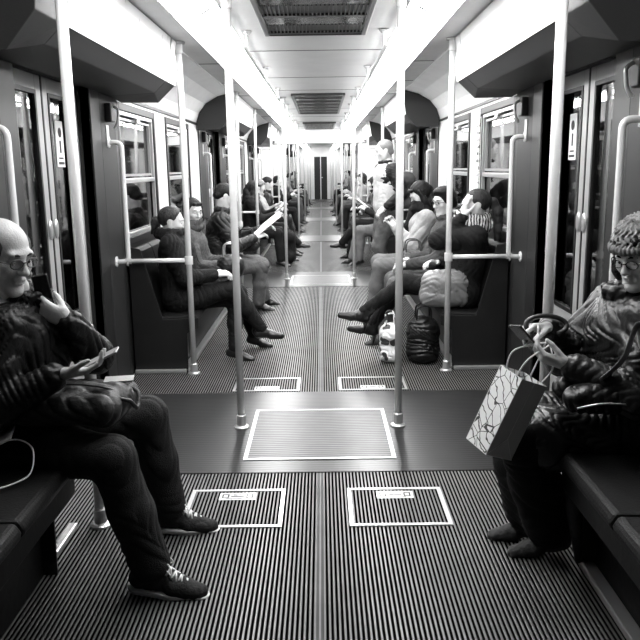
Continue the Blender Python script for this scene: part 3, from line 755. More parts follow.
    if o.get('collar', True):
        for k in range(10):
            a0, a1 = 2*math.pi*k/10, 2*math.pi*(k+1)/10; c0 = nb+up*.035*sc+fw*.012; ring = lambda a: c0+(fw*math.cos(a)*.070+lf*math.sin(a)*.072)*sc
            if o.get('open') and k in (0, 9): continue
            j.cone(ring(a0), ring(a1), .019*sc+o.get('ct', 0), .019*sc+o.get('ct', 0), .02)
    if o.get('hood'):
        for k in range(8):
            a0, a1 = math.pi*(.35+k*.1625), math.pi*(.35+(k+1)*.1625); c0 = nb+up*.03*sc; ring = lambda a: c0+(fw*math.cos(a)*.125+lf*math.sin(a)*.12)*sc
            j.cone(ring(a0), ring(a1), .034*sc, .034*sc, .03)
    for e in o.get('jextra', []): j.cone(pt(e[0]), pt(e[1]), e[2], e[3], .03)
    hj = o.get('hj', h)
    mesh_obj('jacket', j.mesh('jacket', hj, folds(A, o.get('ff', 60), seed)), jm, root)
    # ---- trousers or skirt
    t = Vol(); tt = o.get('tt', .012); fl = o.get('flare', .0)
    t.cone(hip['L'], hip['R'], (.098+tt)*sc, (.098+tt)*sc, .05)
    cuts = []
    for q in 'LR':
        e = an[q]+(kn[q]-an[q])*o.get('cuff', .04)
        t.chain([hip[q], (hip[q]+kn[q])/2, kn[q], (kn[q]+e)/2, e], [(.088+tt)*sc, (.078+tt)*sc, (.060+tt)*sc, (.050+tt+fl*.6)*sc, (.040+tt+fl)*sc], .03)
    if not o.get('noleg'):
        mesh_obj('trousers', t.mesh('trousers', h, folds(o.get('tfold', .004), 55, seed+5)), o.get('trousers', m_black), root)
    # ---- shoes
    for q in 'LR':
        s_ = Vol(); st = o.get('shoe', 'shoe'); sc_ = sc; sc = sc*(1.12 if st == 'sneaker' else 1.0); A_ = an[q]; F = fd[q]; L_ = nrm(np.cross(V3(0, 0, 1), F)); U = nrm(np.cross(F, L_)); r = lambda a, b, c: A_+(F*a+L_*b+U*c)*sc
        s_.cone(r(-.035, 0, -.040), r(.02, 0, -.035), .036*sc, .038*sc, .02); s_.cone(r(.0, 0, -.02), r(.10, 0, -.048), .038*sc, .030*sc, .02)
        s_.cone(r(.08, .012, -.052), r(.165, .004, -.060), .032*sc, .024*sc, .02); s_.cone(r(.08, -.016, -.054), r(.155, -.010, -.060), .028*sc, .022*sc, .02)
        if st in ('boot', 'heel'): s_.cone(r(0, 0, -.02), A_+nrm(kn[q]-A_)*.16*sc, .043*sc, .047*sc, .03)
        top = .085*sc
        sh_o = mesh_obj('shoe', s_.mesh('shoe', min(h, .006 if det else .01), folds(.002, 90, 3), cuts=[(r(0, 0, -.083), -U)]), o.get('shoem', m_black), root)
        if st == 'sneaker' or o.get('sole'):
            so = Vol(); so.cone(r(-.035, 0, -.062), r(.08, 0, -.062), .040*sc, .043*sc, .02); so.cone(r(.08, .006, -.062), r(.165, 0, -.062), .044*sc, .031*sc, .02)
            mesh_obj('sole', so.mesh('sole', .0045, None, cuts=[(r(0, 0, -.064), U), (r(0, 0, -.086), -U)]), o.get('solem', m_white), sh_o)
        if st == 'sneaker':
            lb = B()
            for k in range(5):
                a = .035+k*.019; zz = .012-k*.0105
                for sg in (-1, 1): tube(lb, [r(a, -sg*.024, zz-.008), r(a+.008, 0, zz+.009), r(a+.016, sg*.024, zz-.013)], .0040*sc, 6)
            tube(lb, smooth_path([r(.035, 0, .014), r(.05, .02, .03), r(.06, .035, .008), r(.04, .012, .015)]), .0024, 6); tube(lb, smooth_path([r(.035, 0, .014), r(.06, -.018, .028), r(.075, -.032, .0), r(.04, -.01, .015)]), .0024, 6)
            link('laces', lb, m_white, sh_o, smooth=True)
        if st == 'heel':
            link('heel', tube(B(), [r(-.045, 0, -.07), r(-.052, 0, -.15)], [.018*sc, .006*sc], 8), m_black, sh_o, smooth=True)
        sc = sc_
    # ---- hair
    hs_ = o.get('hair', 'short'); hm = o.get('hairm', m_hair); hv = Vol(); kc = []
    keep = lambda c, n_: kc.append((HP(*c), hM@nrm(n_)))
    if hs_ == 'bald':
        hv.ell(HP(-.012, 0, .030), V3(.110, .0905, .096)*hs, hM.T, .01)
        keep((0, 0, .070), (.25, 0, 1)); keep((.045, 0, 0), (1, 0, -.1)); keep((0, 0, -.060), (.3, 0, -1))
    else:
        hv.ell(HP(-.016, 0, .034), V3(.101, .083, .090)*hs, hM.T, .01)
        if hs_ not in ('short', 'bun', 'ponytail'): hv.ell(HP(-.02, 0, .02), V3(.10, .086, .10)*hs, hM.T, .02)
        if hs_ in ('short', 'thick'): hv.cone(HP(-.07, -.03, -.03), HP(-.07, .03, -.03), .035*hs, .035*hs, .03)
        if hs_ == 'thick': hv.ell(HP(.02, 0, .085), V3(.075, .072, .04)*hs, hM.T, .03)
        keep((.068 if hs_ != 'thick' else .085, 0, .084), (.90, 0, -.36))
        if hs_ in ('short', 'thick', 'bun', 'ponytail'):
            keep((0, 0, -.062), (.35, 0, -1))
            for y_ in (-1, 1): hv.ell(HP(.004, y_*.088, -.012), V3(.034, .026, .040)*hs, hM.T, .012, True)
    if hs_ != 'bald' or True:
        extra = Vol()
        if hs_ == 'bun': extra.ell(HP(-.125, 0, -.015), V3(.042, .038, .045)*hs, hM.T, .02); extra.cone(HP(-.13, 0, -.04), HP(-.15, .01, -.11), .03*hs, .012*hs, .02)
        if hs_ == 'ponytail': extra.chain([HP(-.09, 0, .03), HP(-.135, 0, .02), HP(-.165, 0, -.06), HP(-.17, 0, -.20), HP(-.15, 0, -.36)], [.03*hs, .026*hs, .040*hs, .036*hs, .012*hs], .02)
        if hs_ in ('long', 'bob'):
            zz = -.30 if hs_ == 'long' else -.12
            for y_ in (-1, 1): extra.chain([HP(.01, y_*.070, .04), HP(.012, y_*.082, -.06), HP(-.0, y_*.09, zz)], [.028*hs, .028*hs, .020*hs], .03)
            extra.chain([HP(-.08, 0, .0), HP(-.09, 0, zz*.6), HP(-.085, 0, zz)], [.06*hs, .055*hs, .04*hs], .03); extra.cone(HP(-.06, -.05, zz*.8), HP(-.06, .05, zz*.8), .035*hs, .035*hs, .03)
            extra.cone(HP(.07, -.035, .078), HP(.07, .035, .078), .018*hs, .018*hs, .02)
        ho = mesh_obj('hair', hv.mesh('hair', min(h, .007), folds(.0025, 120, seed), soft=kc), hm, root)
        if extra.ops: mesh_obj({'bun': 'hair_bun', 'ponytail': 'ponytail'}.get(hs_, 'long_hair'), extra.mesh('hx', min(h, .009), folds(.0035, 110, seed+2)), hm, ho)
    # ---- glasses
    if o.get('glasses'):
        g = B()
        for y_ in (-1, 1):
            for side_ in (0,):
                pts = [HP(.104-.006*abs(math.cos(a)*.5+.5), y_*(.031+.0225*math.cos(a)), .001+.0155*math.sin(a)) for a in [2*math.pi*k/18 for k in range(19)]]
                tube(g, pts, .0017*hs, 6)
            tube(g, [HP(.098, y_*.053, .005), HP(.07, y_*.074, .006), HP(.0, y_*.080, .004), HP(-.015, y_*.079, -.008)], .0018*hs, 6)
        tube(g, [HP(.101, -.009, .003), HP(.107, 0, .006), HP(.101, .009, .003)], .0018*hs, 6)
        gl = link('glasses', g, m_iris if not o.get('wire') else m_metal_dark, root, smooth=True)
        for y_ in (-1, 1):
            lb = B(); vs_ = [lb.verts.new(HP(.1005, y_*(.031+.021*math.cos(a)), .001+.0145*math.sin(a))) for a in [2*math.pi*k/16 for k in range(16)]]
            lb.faces.new(vs_); ret = bmesh.ops.extrude_face_region(lb, geom=list(lb.faces)); off = hM@V3(.0014, 0, 0)
            for q_ in ret['geom']:
                if isinstance(q_, bmesh.types.BMVert): q_.co += Vector(off)
            link('lens', lb, m_clear, gl)
    if o.get('scarf'):
        s_ = Vol(); SR = o.get('scarf_r', 1.0)
        for lay, (rr, zz, r_) in enumerate(((.085, .03, .034), (.078, .075, .030))):
            for k in range(12):
                ring = lambda a: nb+up*(zz*sc)+(fw*(math.cos(a)*rr*SR+.015)+lf*math.sin(a)*rr*SR+up*.012*math.sin(2*a+lay))*sc
                s_.cone(ring(2*math.pi*k/12), ring(2*math.pi*(k+1)/12), r_*sc*SR, r_*sc*SR, .012)
        if o.get('scarf_tail', True): s_.chain([nb+fw*.11*sc, nb+fw*.15*sc-up*.12*sc, nb+fw*.16*sc-up*.24*sc], [.04*sc, .038*sc, .03*sc], .02)
        mesh_obj('scarf', s_.mesh('scarf', min(h, .008), folds(.004, 90, seed+3)), o['scarf'], root)
    if o.get('hat'):
        s_ = Vol(); s_.ell(HP(-.018, 0, .045), V3(.118, .100, .103)*hs, hM.T, .02)
        def knit(X, Y, Z):
            c = HP(0, 0, 0); fx, fy, fz = (X-c[0]), (Y-c[1]), (Z-c[2])
            a = np.arctan2(fy*hM[1][1]+fx*hM[0][1]+fz*hM[2][1], fx*hM[0][0]+fy*hM[1][0]+fz*hM[2][0]); zz = fx*hM[0][2]+fy*hM[1][2]+fz*hM[2][2]
            return .0055*np.sin(a*22+2.4*np.sin(zz*150))*np.clip(zz*12+.6, .3, 1)-.003*np.sin(zz*210+3*np.sin(a*11))
        hat = mesh_obj('knit_hat', s_.mesh('hat', .0035, knit, cuts=[(HP(.06, 0, .028), hM@nrm((.30, 0, -1)))]), o['hat'], root)
        b_ = Vol()
        for k in range(20):
            rg = lambda a: HP(-.012+.108*math.cos(a), .092*math.sin(a), .030+.030*math.cos(a)*.35+.012)
            b_.cone(rg(2*math.pi*k/20), rg(2*math.pi*(k+1)/20), .016*hs, .016*hs, .006)
        def ribk(X, Y, Z):
            c = HP(0, 0, 0); fx, fy, fz = (X-c[0]), (Y-c[1]), (Z-c[2])
            a = np.arctan2(fy*hM[1][1]+fx*hM[0][1]+fz*hM[2][1], fx*hM[0][0]+fy*hM[1][0]+fz*hM[2][0]); return .004*np.sin(a*44)
        mesh_obj('hat_band', b_.mesh('band', .0035, ribk), o['hat'], hat)
    P = dict(root=root, HP=HP, hM=hM, hc=hc, wr=wr, el=el, kn=kn, an=an, nb=nb, sh=sh, hip=hip, RM=RM, up=up, fw=fw, lf=lf)
    P['w'] = lambda p: RM @ Vector(p)
    return P
m_clear = bpy.data.materials.new('clear_lens'); m_clear.use_nodes = True
nt = m_clear.node_tree; nt.nodes.clear(); o_ = nt.nodes.new('ShaderNodeOutputMaterial'); mx_ = nt.nodes.new('ShaderNodeMixShader'); tr_ = nt.nodes.new('ShaderNodeBsdfTransparent'); gl_ = nt.nodes.new('ShaderNodeBsdfGlossy'); mx_.inputs[0].default_value = .10
tr_.inputs[0].default_value = (.9, .9, .9, 1); gl_.inputs['Roughness'].default_value = .05
nt.links.new(tr_.outputs[0], mx_.inputs[1]); nt.links.new(gl_.outputs[0], mx_.inputs[2]); nt.links.new(mx_.outputs[0], o_.inputs[0])
def phone(name, c, d, n, label, m_=None, L_=.135, w=.068, th=.008, cat='phone', group=None, screen=True):
    """slab at c, long axis d, screen facing n"""
    d = Vector(d).normalized(); n = Vector(n); n = (n-d*n.dot(d)).normalized(); s = d.cross(n)
    r = thing(name, c, label, cat, group); r.rotation_euler = Matrix((d, s, n)).transposed().to_euler()
    link('case', box(-L_/2, L_/2, -w/2, w/2, -th/2, th/2), m_ or m_iris, r, bevel=.003)
    if screen: link('screen', box(-L_/2+.012, L_/2-.012, -w/2+.004, w/2-.004, th/2, th/2+.0006), m_screen, r)
    return r
m_screen = emit('lit_phone_screen', .35)
m_case = mat('pale_phone_case', .35, .25, .3)
# ------------------------------------------------------------------ the two nearest passengers
c_quilt = cloth('black_quilted_nylon', .007, .42, .5, 45, .22, .2)
c_jeans = cloth('dark_denim', .014, .75, .5, 240, .25, .35)
c_shoe = cloth('dark_suede', .03, .7, .4, 120)
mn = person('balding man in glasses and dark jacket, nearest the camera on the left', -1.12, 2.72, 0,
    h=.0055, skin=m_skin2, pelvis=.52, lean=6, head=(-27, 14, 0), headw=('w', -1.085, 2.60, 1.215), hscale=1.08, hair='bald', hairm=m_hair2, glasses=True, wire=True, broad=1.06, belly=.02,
    jacket=c_quilt, jt=.022, fold=.0055, ff=70, ct=-.002, hem=.25,
    handR=('w', -.885, 2.48, .815), elbowR=('w', -.5, -.35, -.9), gripR={'d': ('w', .95, .18, .10), 'n': ('w', 0, .12, 1), 'curl': (22, 30, 25), 'thumb': (.85, .4, .35)},
    handL=('w', -.89, 2.655, .965), elbowL=('w', .5, .35, -.8), gripL={'d': ('w', -.85, .05, .42), 'n': ('w', .05, 1, .1), 'curls': [(30, 55, 35), (35, 60, 35), (40, 60, 35), (45, 60, 35)], 'thumb': (.7, .35, .65)},
    footR=('w', -.60, 2.46, .10), footL=('w', -.63, 2.93, .10), kneeR=('w', .6, -.35, 1), kneeL=('w', .7, .1, 1), toeR=('w', 1, -.10, -.12), toeL=('w', 1, .08, -.12),
    trousers=c_jeans, tt=.016, flare=.016, shoe='sneaker', shoem=c_shoe, seed=11)
phone('smartphone', (-.745, 2.515, .862), (.9, .1, .42), (-.42, 0, .9), 'pale smartphone held flat in the hand of the balding man', m_case)
phone('mobile_phone', (-.985, 2.685, 1.055), (-.16, -.02, 1), (0, 1, 0), 'black handset held upright near the mouth of the balding man', m_iris, .155, .055, .02, screen=False)
# shoulder bag on his lap
c_bag = cloth('black_bag_nylon', .014, .5, .4, 60, .5)
lb = thing('shoulder_bag', (-.86, 2.60, .68), 'black zipped bag lying on the lap of the balding man', 'bag', None, R(-4))
v = Vol(); v.cone((-.15, -.10, .0), (.13, -.10, .0), .055, .05, .03); v.cone((-.15, .10, .0), (.13, .10, .0), .055, .05, .03); v.cone((-.15, 0, .01), (.14, 0, .01), .066, .062, .05); v.cone((.13, -.10, 0), (.13, .10, 0), .05, .05, .03)
mesh_obj('bag_body', v.mesh('bag', .006, folds(.005, 50, 8)), c_bag, lb)
link('zip', tube(B(), smooth_path([(-.15, -.05, .072), (0, -.045, .078), (.13, -.05, .066), (.185, -.04, .03)]), .004, 6), m_metal_dark, lb, smooth=True)
link('handle', tube(B(), smooth_path([(.165, -.07, .035), (.205, -.05, .02), (.215, 0, -.02), (.205, .05, .02), (.165, .07, .035)]), .008, 8), c_bag, lb, smooth=True)
bk = thing('booklet', (-.72, 2.64, .745), 'pale booklet lying on top of the black lap bag', 'booklet', None, R(10))
link('pages', box(-.05, .05, -.035, .035, 0, .007), m_paper, bk); link('cover', box(-.052, .052, -.037, .037, .007, .0085), m_alud, bk)
# cable and paper on the seat at the left edge
w = thing('earphone_cable', (-1.00, 2.33, .488), 'white cable looping over the dark bench at the left edge', 'cable')
link('cord', tube(B(), smooth_path([(-.10, .10, .10), (-.03, .12, .105), (.03, .09, .08), (.04, .03, .02), (.0, -.03, .006), (-.06, -.08, .006), (-.12, -.1, .006)]), .0028, 8), m_white, w, smooth=True)
tb = phone('tablet', (-1.10, 2.40, .60), (.9, .2, .42), (-.4, 0, .9), 'edge of a pale tablet leaning on the bench at the left edge', m_alu, .16, .11, .007, 'tablet', screen=False)

c_coat = cloth('shiny_black_coat', .007, .36, .5, 30, .4, .2, .05)
c_pant = cloth('black_wide_trousers', .006, .8, .3, 120, .2)
c_knit = pattern('grey_marl_knit', .10, .42, lambda N, L, co: (lambda n: (setattr(n.inputs['Scale'], 'default_value', 70), L.new(co, n.inputs['Vector']), n.outputs['Fac'])[2])(N.new('ShaderNodeTexNoise')), rough=.9, bump=.4)
c_boot = cloth('grey_suede_boot', .06, .6, .4, 90)
wn_ = person('woman in chunky knit hat, glasses and glossy dark coat, nearest on the right', 1.19, 2.74, 180,
    h=.0055, skin=m_skin, pelvis=.52, lean=4, head=(34, 18, 0), headw=('w', 1.16, 2.66, 1.18), hscale=1.0, scale=.97, hair='bob', hairm=m_hair, glasses=True, hat=c_knit,
    jacket=c_coat, jt=.028, fold=.006, ff=70, ct=.002, hem=.75,
    handL=('w', .90, 2.56, .80), elbowL=('w', .4, -.5, -.7), gripL={'d': ('w', -.85, .2, .25), 'n': ('w', -.1, .5, .85), 'curl': (35, 40, 30), 'thumb': (.8, .3, .55)},
    handR=('w', .875, 2.74, .90), elbowR=('w', .5, .6, -.5), gripR={'d': ('w', -.8, -.35, .1), 'n': ('w', -.2, -.4, -.85), 'curls': [(30, 30, 20), (55, 55, 35), (60, 60, 40), (65, 60, 40)], 'thumb': (.8, .3, .5)},
    footL=('w', .91, 2.70, .09), footR=('w', .86, 2.82, .09), kneeL=('w', -.8, -.1, 1), kneeR=('w', -.9, .1, 1), toeL=('w', -1, .0, -.15), toeR=('w', -1, .12, -.15),
    trousers=c_pant, tt=.025, flare=.035, cuff=.12, shoe='boot', shoem=c_boot, seed=23)
phone('smartphone', (.755, 2.625, .885), (-.55, -.1, .62), (.75, -.1, .6), 'dark smartphone held up by the woman in the knit hat', m_iris, .14, .07, .009)
st = thing('stylus', (.80, 2.60, .87), 'thin pale pen in the fingers of the woman in the knit hat', 'pen')
link('pen', tube(B(), [(0, 0, -.03), (-.012, .0, .07)], [.003, .0035], 8), m_white, st, smooth=True); link('tip', tube(B(), [(0, 0, -.03), (.001, 0, -.038)], [.003, .0008], 8), m_iris, st)

# paper carrier bag hanging from her arm
def bag_print(N, L, co):
    v = N.new('ShaderNodeTexVoronoi'); v.feature = 'DISTANCE_TO_EDGE'; v.inputs['Scale'].default_value = 13; L.new(co, v.inputs['Vector'])
    w = N.new('ShaderNodeTexWave'); w.inputs['Scale'].default_value = 16; w.inputs['Distortion'].default_value = 6; L.new(co, w.inputs['Vector'])
    return mth(N, L, 'MAXIMUM', mth(N, L, 'LESS_THAN', v.outputs['Distance'], .016), mth(N, L, 'LESS_THAN', w.outputs['Fac'], .04))
m_bagprint = pattern('printed_bag_paper', .85, .05, bag_print, .5)
m_bagside = mat('grey_bag_paper', .5, .6, bump=.2, bscale=14)
m_bagedge = mat('pale_bag_edge', .75, .6)
def carrier():
    r = thing('paper_carrier_bag', (.745, 2.60, .755), 'paper carrier bag with printed front hanging beside the woman in the knit hat', 'bag')
    # tilted box: top edge at the origin
    hW, D, H = .062, .062, .30
    M = Matrix.Rotation(R(23), 4, 'Y') @ Matrix.Rotation(R(-65), 4, 'Z')
    def q(a, b, c): return M @ Vector((a, b, c))
    cs = {(i, j, k): q((-1, 1)[i]*hW*1, (-1, 1)[j]*D*1, (-H, 0)[k]) for i in (0, 1) for j in (0, 1) for k in (0, 1)}
    def panel(name, ks, m_, par=r, off=0):
        bm = B(); vs_ = [bm.verts.new(cs[k_]) for k_ in ks]; f = bm.faces.new(vs_); f.normal_update(); nn = f.normal.copy()
        o = link(name, bm, m_, par); md = o.modifiers.new('s', 'SOLIDIFY'); md.thickness = .0015; md.offset = 0; return o
    panel('printed_front', [(0, 0, 0), (1, 0, 0), (1, 0, 1), (0, 0, 1)], m_bagprint)
    panel('back', [(0, 1, 0), (1, 1, 0), (1, 1, 1), (0, 1, 1)], m_bagprint)
    panel('printed_side', [(0, 0, 0), (0, 1, 0), (0, 1, 1), (0, 0, 1)], m_bagprint)
    panel('side_gusset', [(1, 0, 0), (1, 1, 0), (1, 1, 1), (1, 0, 1)], m_bagside)
    panel('bottom', [(0, 0, 0), (1, 0, 0), (1, 1, 0), (0, 1, 0)], m_bagside)
    e = B()
    for a, b in (((0,0,0),(1,0,0)), ((0,0,0),(0,0,1)), ((1,0,0),(1,0,1)), ((0,1,0),(0,0,0)), ((1,1,0),(1,0,0)), ((0,0,1),(1,0,1))): tube(e, [cs[a], cs[b]], .0016, 6)
    mid = (cs[(1,0,0)]+cs[(1,1,0)])/2; up_ = (cs[(1,0,1)]+cs[(1,1,1)])/2; tip = mid.lerp(up_, .25); o_ = M @ Vector((.0015, 0, 0))
    for a, b in ((cs[(1,0,0)], tip), (cs[(1,1,0)], tip), (tip, up_)): tube(e, [a+o_, b+o_], .0012, 6)
    link('folded_edges', e, m_bagedge, r)
    for j in (0, 1):
        a = cs[(0, j, 1)].lerp(cs[(1, j, 1)], .25); b = cs[(0, j, 1)].lerp(cs[(1, j, 1)], .75)
        link('cord_handle', tube(B(), smooth_path([a, a+Vector((.03, 0, .07)), Vector((.09, -.0+.03*j, .12)), b+Vector((.04, 0, .06)), b]), .003, 6), m_white, r, smooth=True)
    return r
carrier()
# handbag on her lap with a round dark handle and a pale strap
hb = thing('handbag', (1.00, 2.53, .73), 'dark handbag on the lap of the woman in the knit hat', 'bag')
v = Vol(); v.cone((-.10, -.06, -.02), (.13, -.06, -.02), .05, .06, .03); v.cone((-.10, .06, -.02), (.13, .06, -.02), .05, .06, .03)
mesh_obj('bag_body', v.mesh('hbag', .006, folds(.007, 60, 4)), c_coat, hb)
link('ring_handle', tube(B(), [(-.155+.075*math.cos(a), .16+.02*math.sin(a), .19+.032*math.sin(a)) for a in [R(-60+i*12) for i in range(25)]], .009, 10), m_black, hb, smooth=True)
link('strap', tube(B(), smooth_path([(-.03, -.075, .05), (.03, -.10, .13), (.07, -.09, .24), (.10, -.085, .19), (.13, -.08, .03)]), [.022]*25, 8, flat=.18), m_alud, hb, smooth=True)
link('zip', tube(B(), smooth_path([(-.12, -.11, -.04), (-.04, -.125, -.02), (.05, -.125, -.025), (.13, -.11, -.05)]), .004, 6), m_alu, hb, smooth=True)
# stowed umbrella / tote by the right bench
um = thing('folded_umbrella', (.93, 2.62, .44), 'folded dark umbrella with a metal tip leaning at the end of the right front bench', 'umbrella')
link('canopy', tube(B(), [(.0, -.02, -.02), (.02, -.04, -.20), (.04, -.05, -.40)], [.022, .032, .012], 10), c_bag, um, smooth=True)
link('handle', tube(B(), fillet([(0, -.02, -.02), (-.005, -.02, .05), (.04, -.02, .06)], .02), .010, 10), m_alu, um, smooth=True)
# ------------------------------------------------------------------ passengers on the long benches
c_blk = cloth('black_wool', .007, .8, .4, 130, .25)
c_blk2 = cloth('black_padded_jacket', .010, .45, .4, 40, .25)
c_lea = cloth('dark_leather', .014, .38, .35, 70, .35)
c_gry = cloth('grey_wool', .06, .8, .4, 120)
c_lgt = cloth('pale_jacket', .34, .7, .4, 70)
c_tgr = cloth('grey_trousers', .15, .8, .4, 110)
c_tmd = cloth('mid_denim', .09, .8, .4, 200, .25, .4)
c_tlt = cloth('pale_trousers', .30, .8, .4, 110)
c_wht = cloth('white_quilted_vest', .5, .6, .3, 50)
c_stripe = pattern('striped_knit_scarf', .02, .6, lambda N, L, co: (lambda w: (setattr(w.inputs['Scale'], 'default_value', 14), setattr(w.inputs['Distortion'], 'default_value', 5), L.new(co, w.inputs['Vector']), mth(N, L, 'GREATER_THAN', w.outputs['Fac'], .5))[3])(N.new('ShaderNodeTexWave')), rough=.9, bump=.5)
c_tweed = pattern('speckled_tweed', .012, .11, lambda N, L, co: (lambda n: (setattr(n.inputs['Scale'], 'default_value', 55), L.new(co, n.inputs['Vector']), n.outputs['Fac'])[2])(N.new('ShaderNodeTexNoise')), rough=.9, bump=.3)
c_silver = cloth('silvery_fabric', .22, .35, .4, 40, .5)
c_bshoe = cloth('black_shoe_leather', .012, .3, .1, 60, .5)
def bag(name, loc, size, label, m_, cat='bag', rz=0, handle=True, group=None, f=.004):
    r = thing(name, loc, label, cat, group, R(rz)); a, b, c = [q/2 for q in size]; v = Vol(); e = min(a, b, c)*.8
    for z in (-c+e, c-e*1.0):
        k = 1 if z < 0 else .85
        v.cone((-(a-e)*k, -(b-e), z), ((a-e)*k, -(b-e), z), e, e, .03); v.cone((-(a-e)*k, (b-e), z), ((a-e)*k, (b-e), z), e, e, .03)
    v.cone((0, 0, -c+e), (0, 0, c-e), e*1.15, e*1.1, .05); v.cone((-(a-e), 0, -c+e), (-(a-e)*.85, 0, c-e), e, e, .05); v.cone(((a-e), 0, -c+e), ((a-e)*.85, 0, c-e), e, e, .05)
    mesh_obj('bag_body', v.mesh('bag', .009, folds(f, 60, int(size[0]*1000)), cuts=[((0, 0, -c), (0, 0, -1))]), m_, r)
    if handle:
        for s in (-1, 1): link('handle', tube(B(), smooth_path([(-a*.5, s*b*.4, c*.85), (-a*.4, s*b*.5, c+.10), (a*.4, s*b*.5, c+.10), (a*.5, s*b*.4, c*.85)]), .007, 8), handle if not isinstance(handle, bool) else m_, r, smooth=True)
    return r

# left bench, nearest bay
person('woman with hair in a bun and black hooded jacket, near end of left bench', -1.08, 5.80, 0, h=.0075, scale=.94,
    pelvis=.52, lean=-3, head=(2, 8, 0), headw=('w', -1.12, 5.76, 1.105), hair='bun', hairm=m_hair2, jacket=c_blk, jt=.024, hood=True, fold=.006, hem=.35,
    handR=('w', -.80, 5.72, .70), handL=('w', -.80, 5.86, .70), footR=('w', -.46, 5.84, .24), kneeR=('w', .6, .1, 1), toeR=('w', 1, .15, -.05), footL=('w', -.68, 5.80, .09), toeL=('w', 1, -.1, -.2),
    trousers=c_blk, tt=.010, shoem=c_bshoe, seed=3)
person('woman with a dark bob turned towards the camera, second on the left bench', -1.09, 6.42, 0, h=.008, scale=.93,
    pelvis=.52, lean=0, head=(-48, 8, 0), hair='bob', hairm=m_hair, jacket=c_tweed, jt=.02, fold=.005, hem=.3, scarf=c_gry, scarf_tail=False,
    handR=('w', -.80, 6.28, .70), handL=('w', -.80, 6.48, .72), footR=('w', -.56, 6.25, .09), footL=('w', -.50, 6.1, .20), toeL=('w', 1, -.2, -.05), trousers=c_blk, shoe='boot', shoem=c_bshoe, seed=4)
person('dark-haired man in leather jacket bending over white papers on the left bench', -1.06, 7.72, 8, h=.008, scale=1.04,
    pelvis=.53, lean=8, head=(10, 30, 0), hair='short', hairm=m_hair, jacket=c_lea, jt=.02, fold=.006,
    handR=('w', -.66, 7.66, .80), handL=('w', -.62, 7.92, .86), footR=('w', -.66, 7.92, .09), footL=('w', -.62, 8.22, .09), trousers=c_tgr, tt=.016, flare=.008, shoem=c_bshoe, seed=5)
def sheets(name, loc, rx, ry, rz, w, l, label, cat, lines=True, n=2):
    r = thing(name, loc, label, cat); r.rotation_euler = (R(rx), R(ry), R(rz))
    for i in range(n): link('sheet', box(-l/2+.006*i, l/2+.006*i, -w/2, w/2, .003*i, .003*i+.001), m_paper, r)
    if lines:
        q = B()
        for k in range(9): bx(q, -l*.4+k*l*.09, -l*.4+k*l*.09+.006, -w*.4, w*(.4-.15*(k % 3)), .003*n-.001, .003*n)
        link('print', q, m_alud, r)
    return r
sheets('paper_sheets', (-.54, 7.80, .925), 12, -38, 0, .26, .34, 'white sheets of paper held by the man in the leather jacket', 'papers', False)
bag('shoulder_bag', (-.76, 7.80, .715), (.26, .30, .12), 'dark bag on the lap of the man in the leather jacket', c_lea)
bag('handbag', (-.72, 6.06, .715), (.20, .20, .16), 'glossy dark handbag with pale handles between the two women on the left bench', c_coat, handle=m_alu)
# left bench, second bay
def rider(label, s, y, jacket, trousers, hair='short', hm=None, grp=None, h=.013, pose=0, **k):
    rs = random.Random(int(y*100)+(7 if s > 0 else 0)); yaw = 0 if s < 0 else 180
    a = dict(h=h, detail=False, pelvis=.53, lean=rs.uniform(-3, 8), head=(rs.uniform(-25, 25), rs.uniform(2, 28), 0), hair=hair, hairm=hm or m_hair, jacket=jacket, jt=.02, fold=.005, trousers=trousers, tt=.014, flare=.006, shoem=c_bshoe, scale=rs.uniform(.95, 1.04),
        handL=(.33+rs.uniform(-.05, .06), .09, .74+rs.uniform(-.03, .12)), handR=(.33+rs.uniform(-.05, .06), -.09, .74+rs.uniform(-.03, .12)),
        footL=(.50+rs.uniform(-.06, .10), .12+rs.uniform(-.03, .06), .09), footR=(.50+rs.uniform(-.06, .10), -.12-rs.uniform(-.03, .06), .09))
    if pose == 1: a['footL'] = (.72, -.02, .26); a['toeL'] = (1, -.1, .1)
    a.update(k); return person(label, s*1.07, y, yaw, grp, **a)
g2 = 'passengers on the long benches of the second bay'
rider('woman seen in profile reading a magazine, first on the second left bench', -1, 11.72, c_blk, c_blk, 'bob', m_hair2, g2, .010, detail=True, head=(0, 18, 0), scarf=c_gry, scarf_tail=False)
sheets('magazine', (-.62, 11.74, .90), 5, -45, 0, .30, .30, 'open pale magazine held by the woman in profile on the second left bench', 'magazine')
rider('passenger in a dark coat beside the magazine reader, second left bench', -1, 12.42, c_gry, c_blk, 'long', m_hair, g2, pose=1)
rider('passenger with pale hair and light jacket, middle of the second left bench', -1, 13.15, c_lgt, c_tmd, 'bob', m_hairg, g2)
rider('dark-haired passenger in a black jacket at the far end of the second left bench', -1, 14.3, c_blk2, c_blk, 'short', m_hair, g2)
bag('suitcase', (-.52, 11.95, .26), (.24, .36, .50), 'black upright bag standing on the floor by the second left bench', c_blk, f=.002)
rider('passenger in dark clothes on the short left bench by the gangway', -1, 17.9, c_blk, c_blk, 'short', m_hair, None)

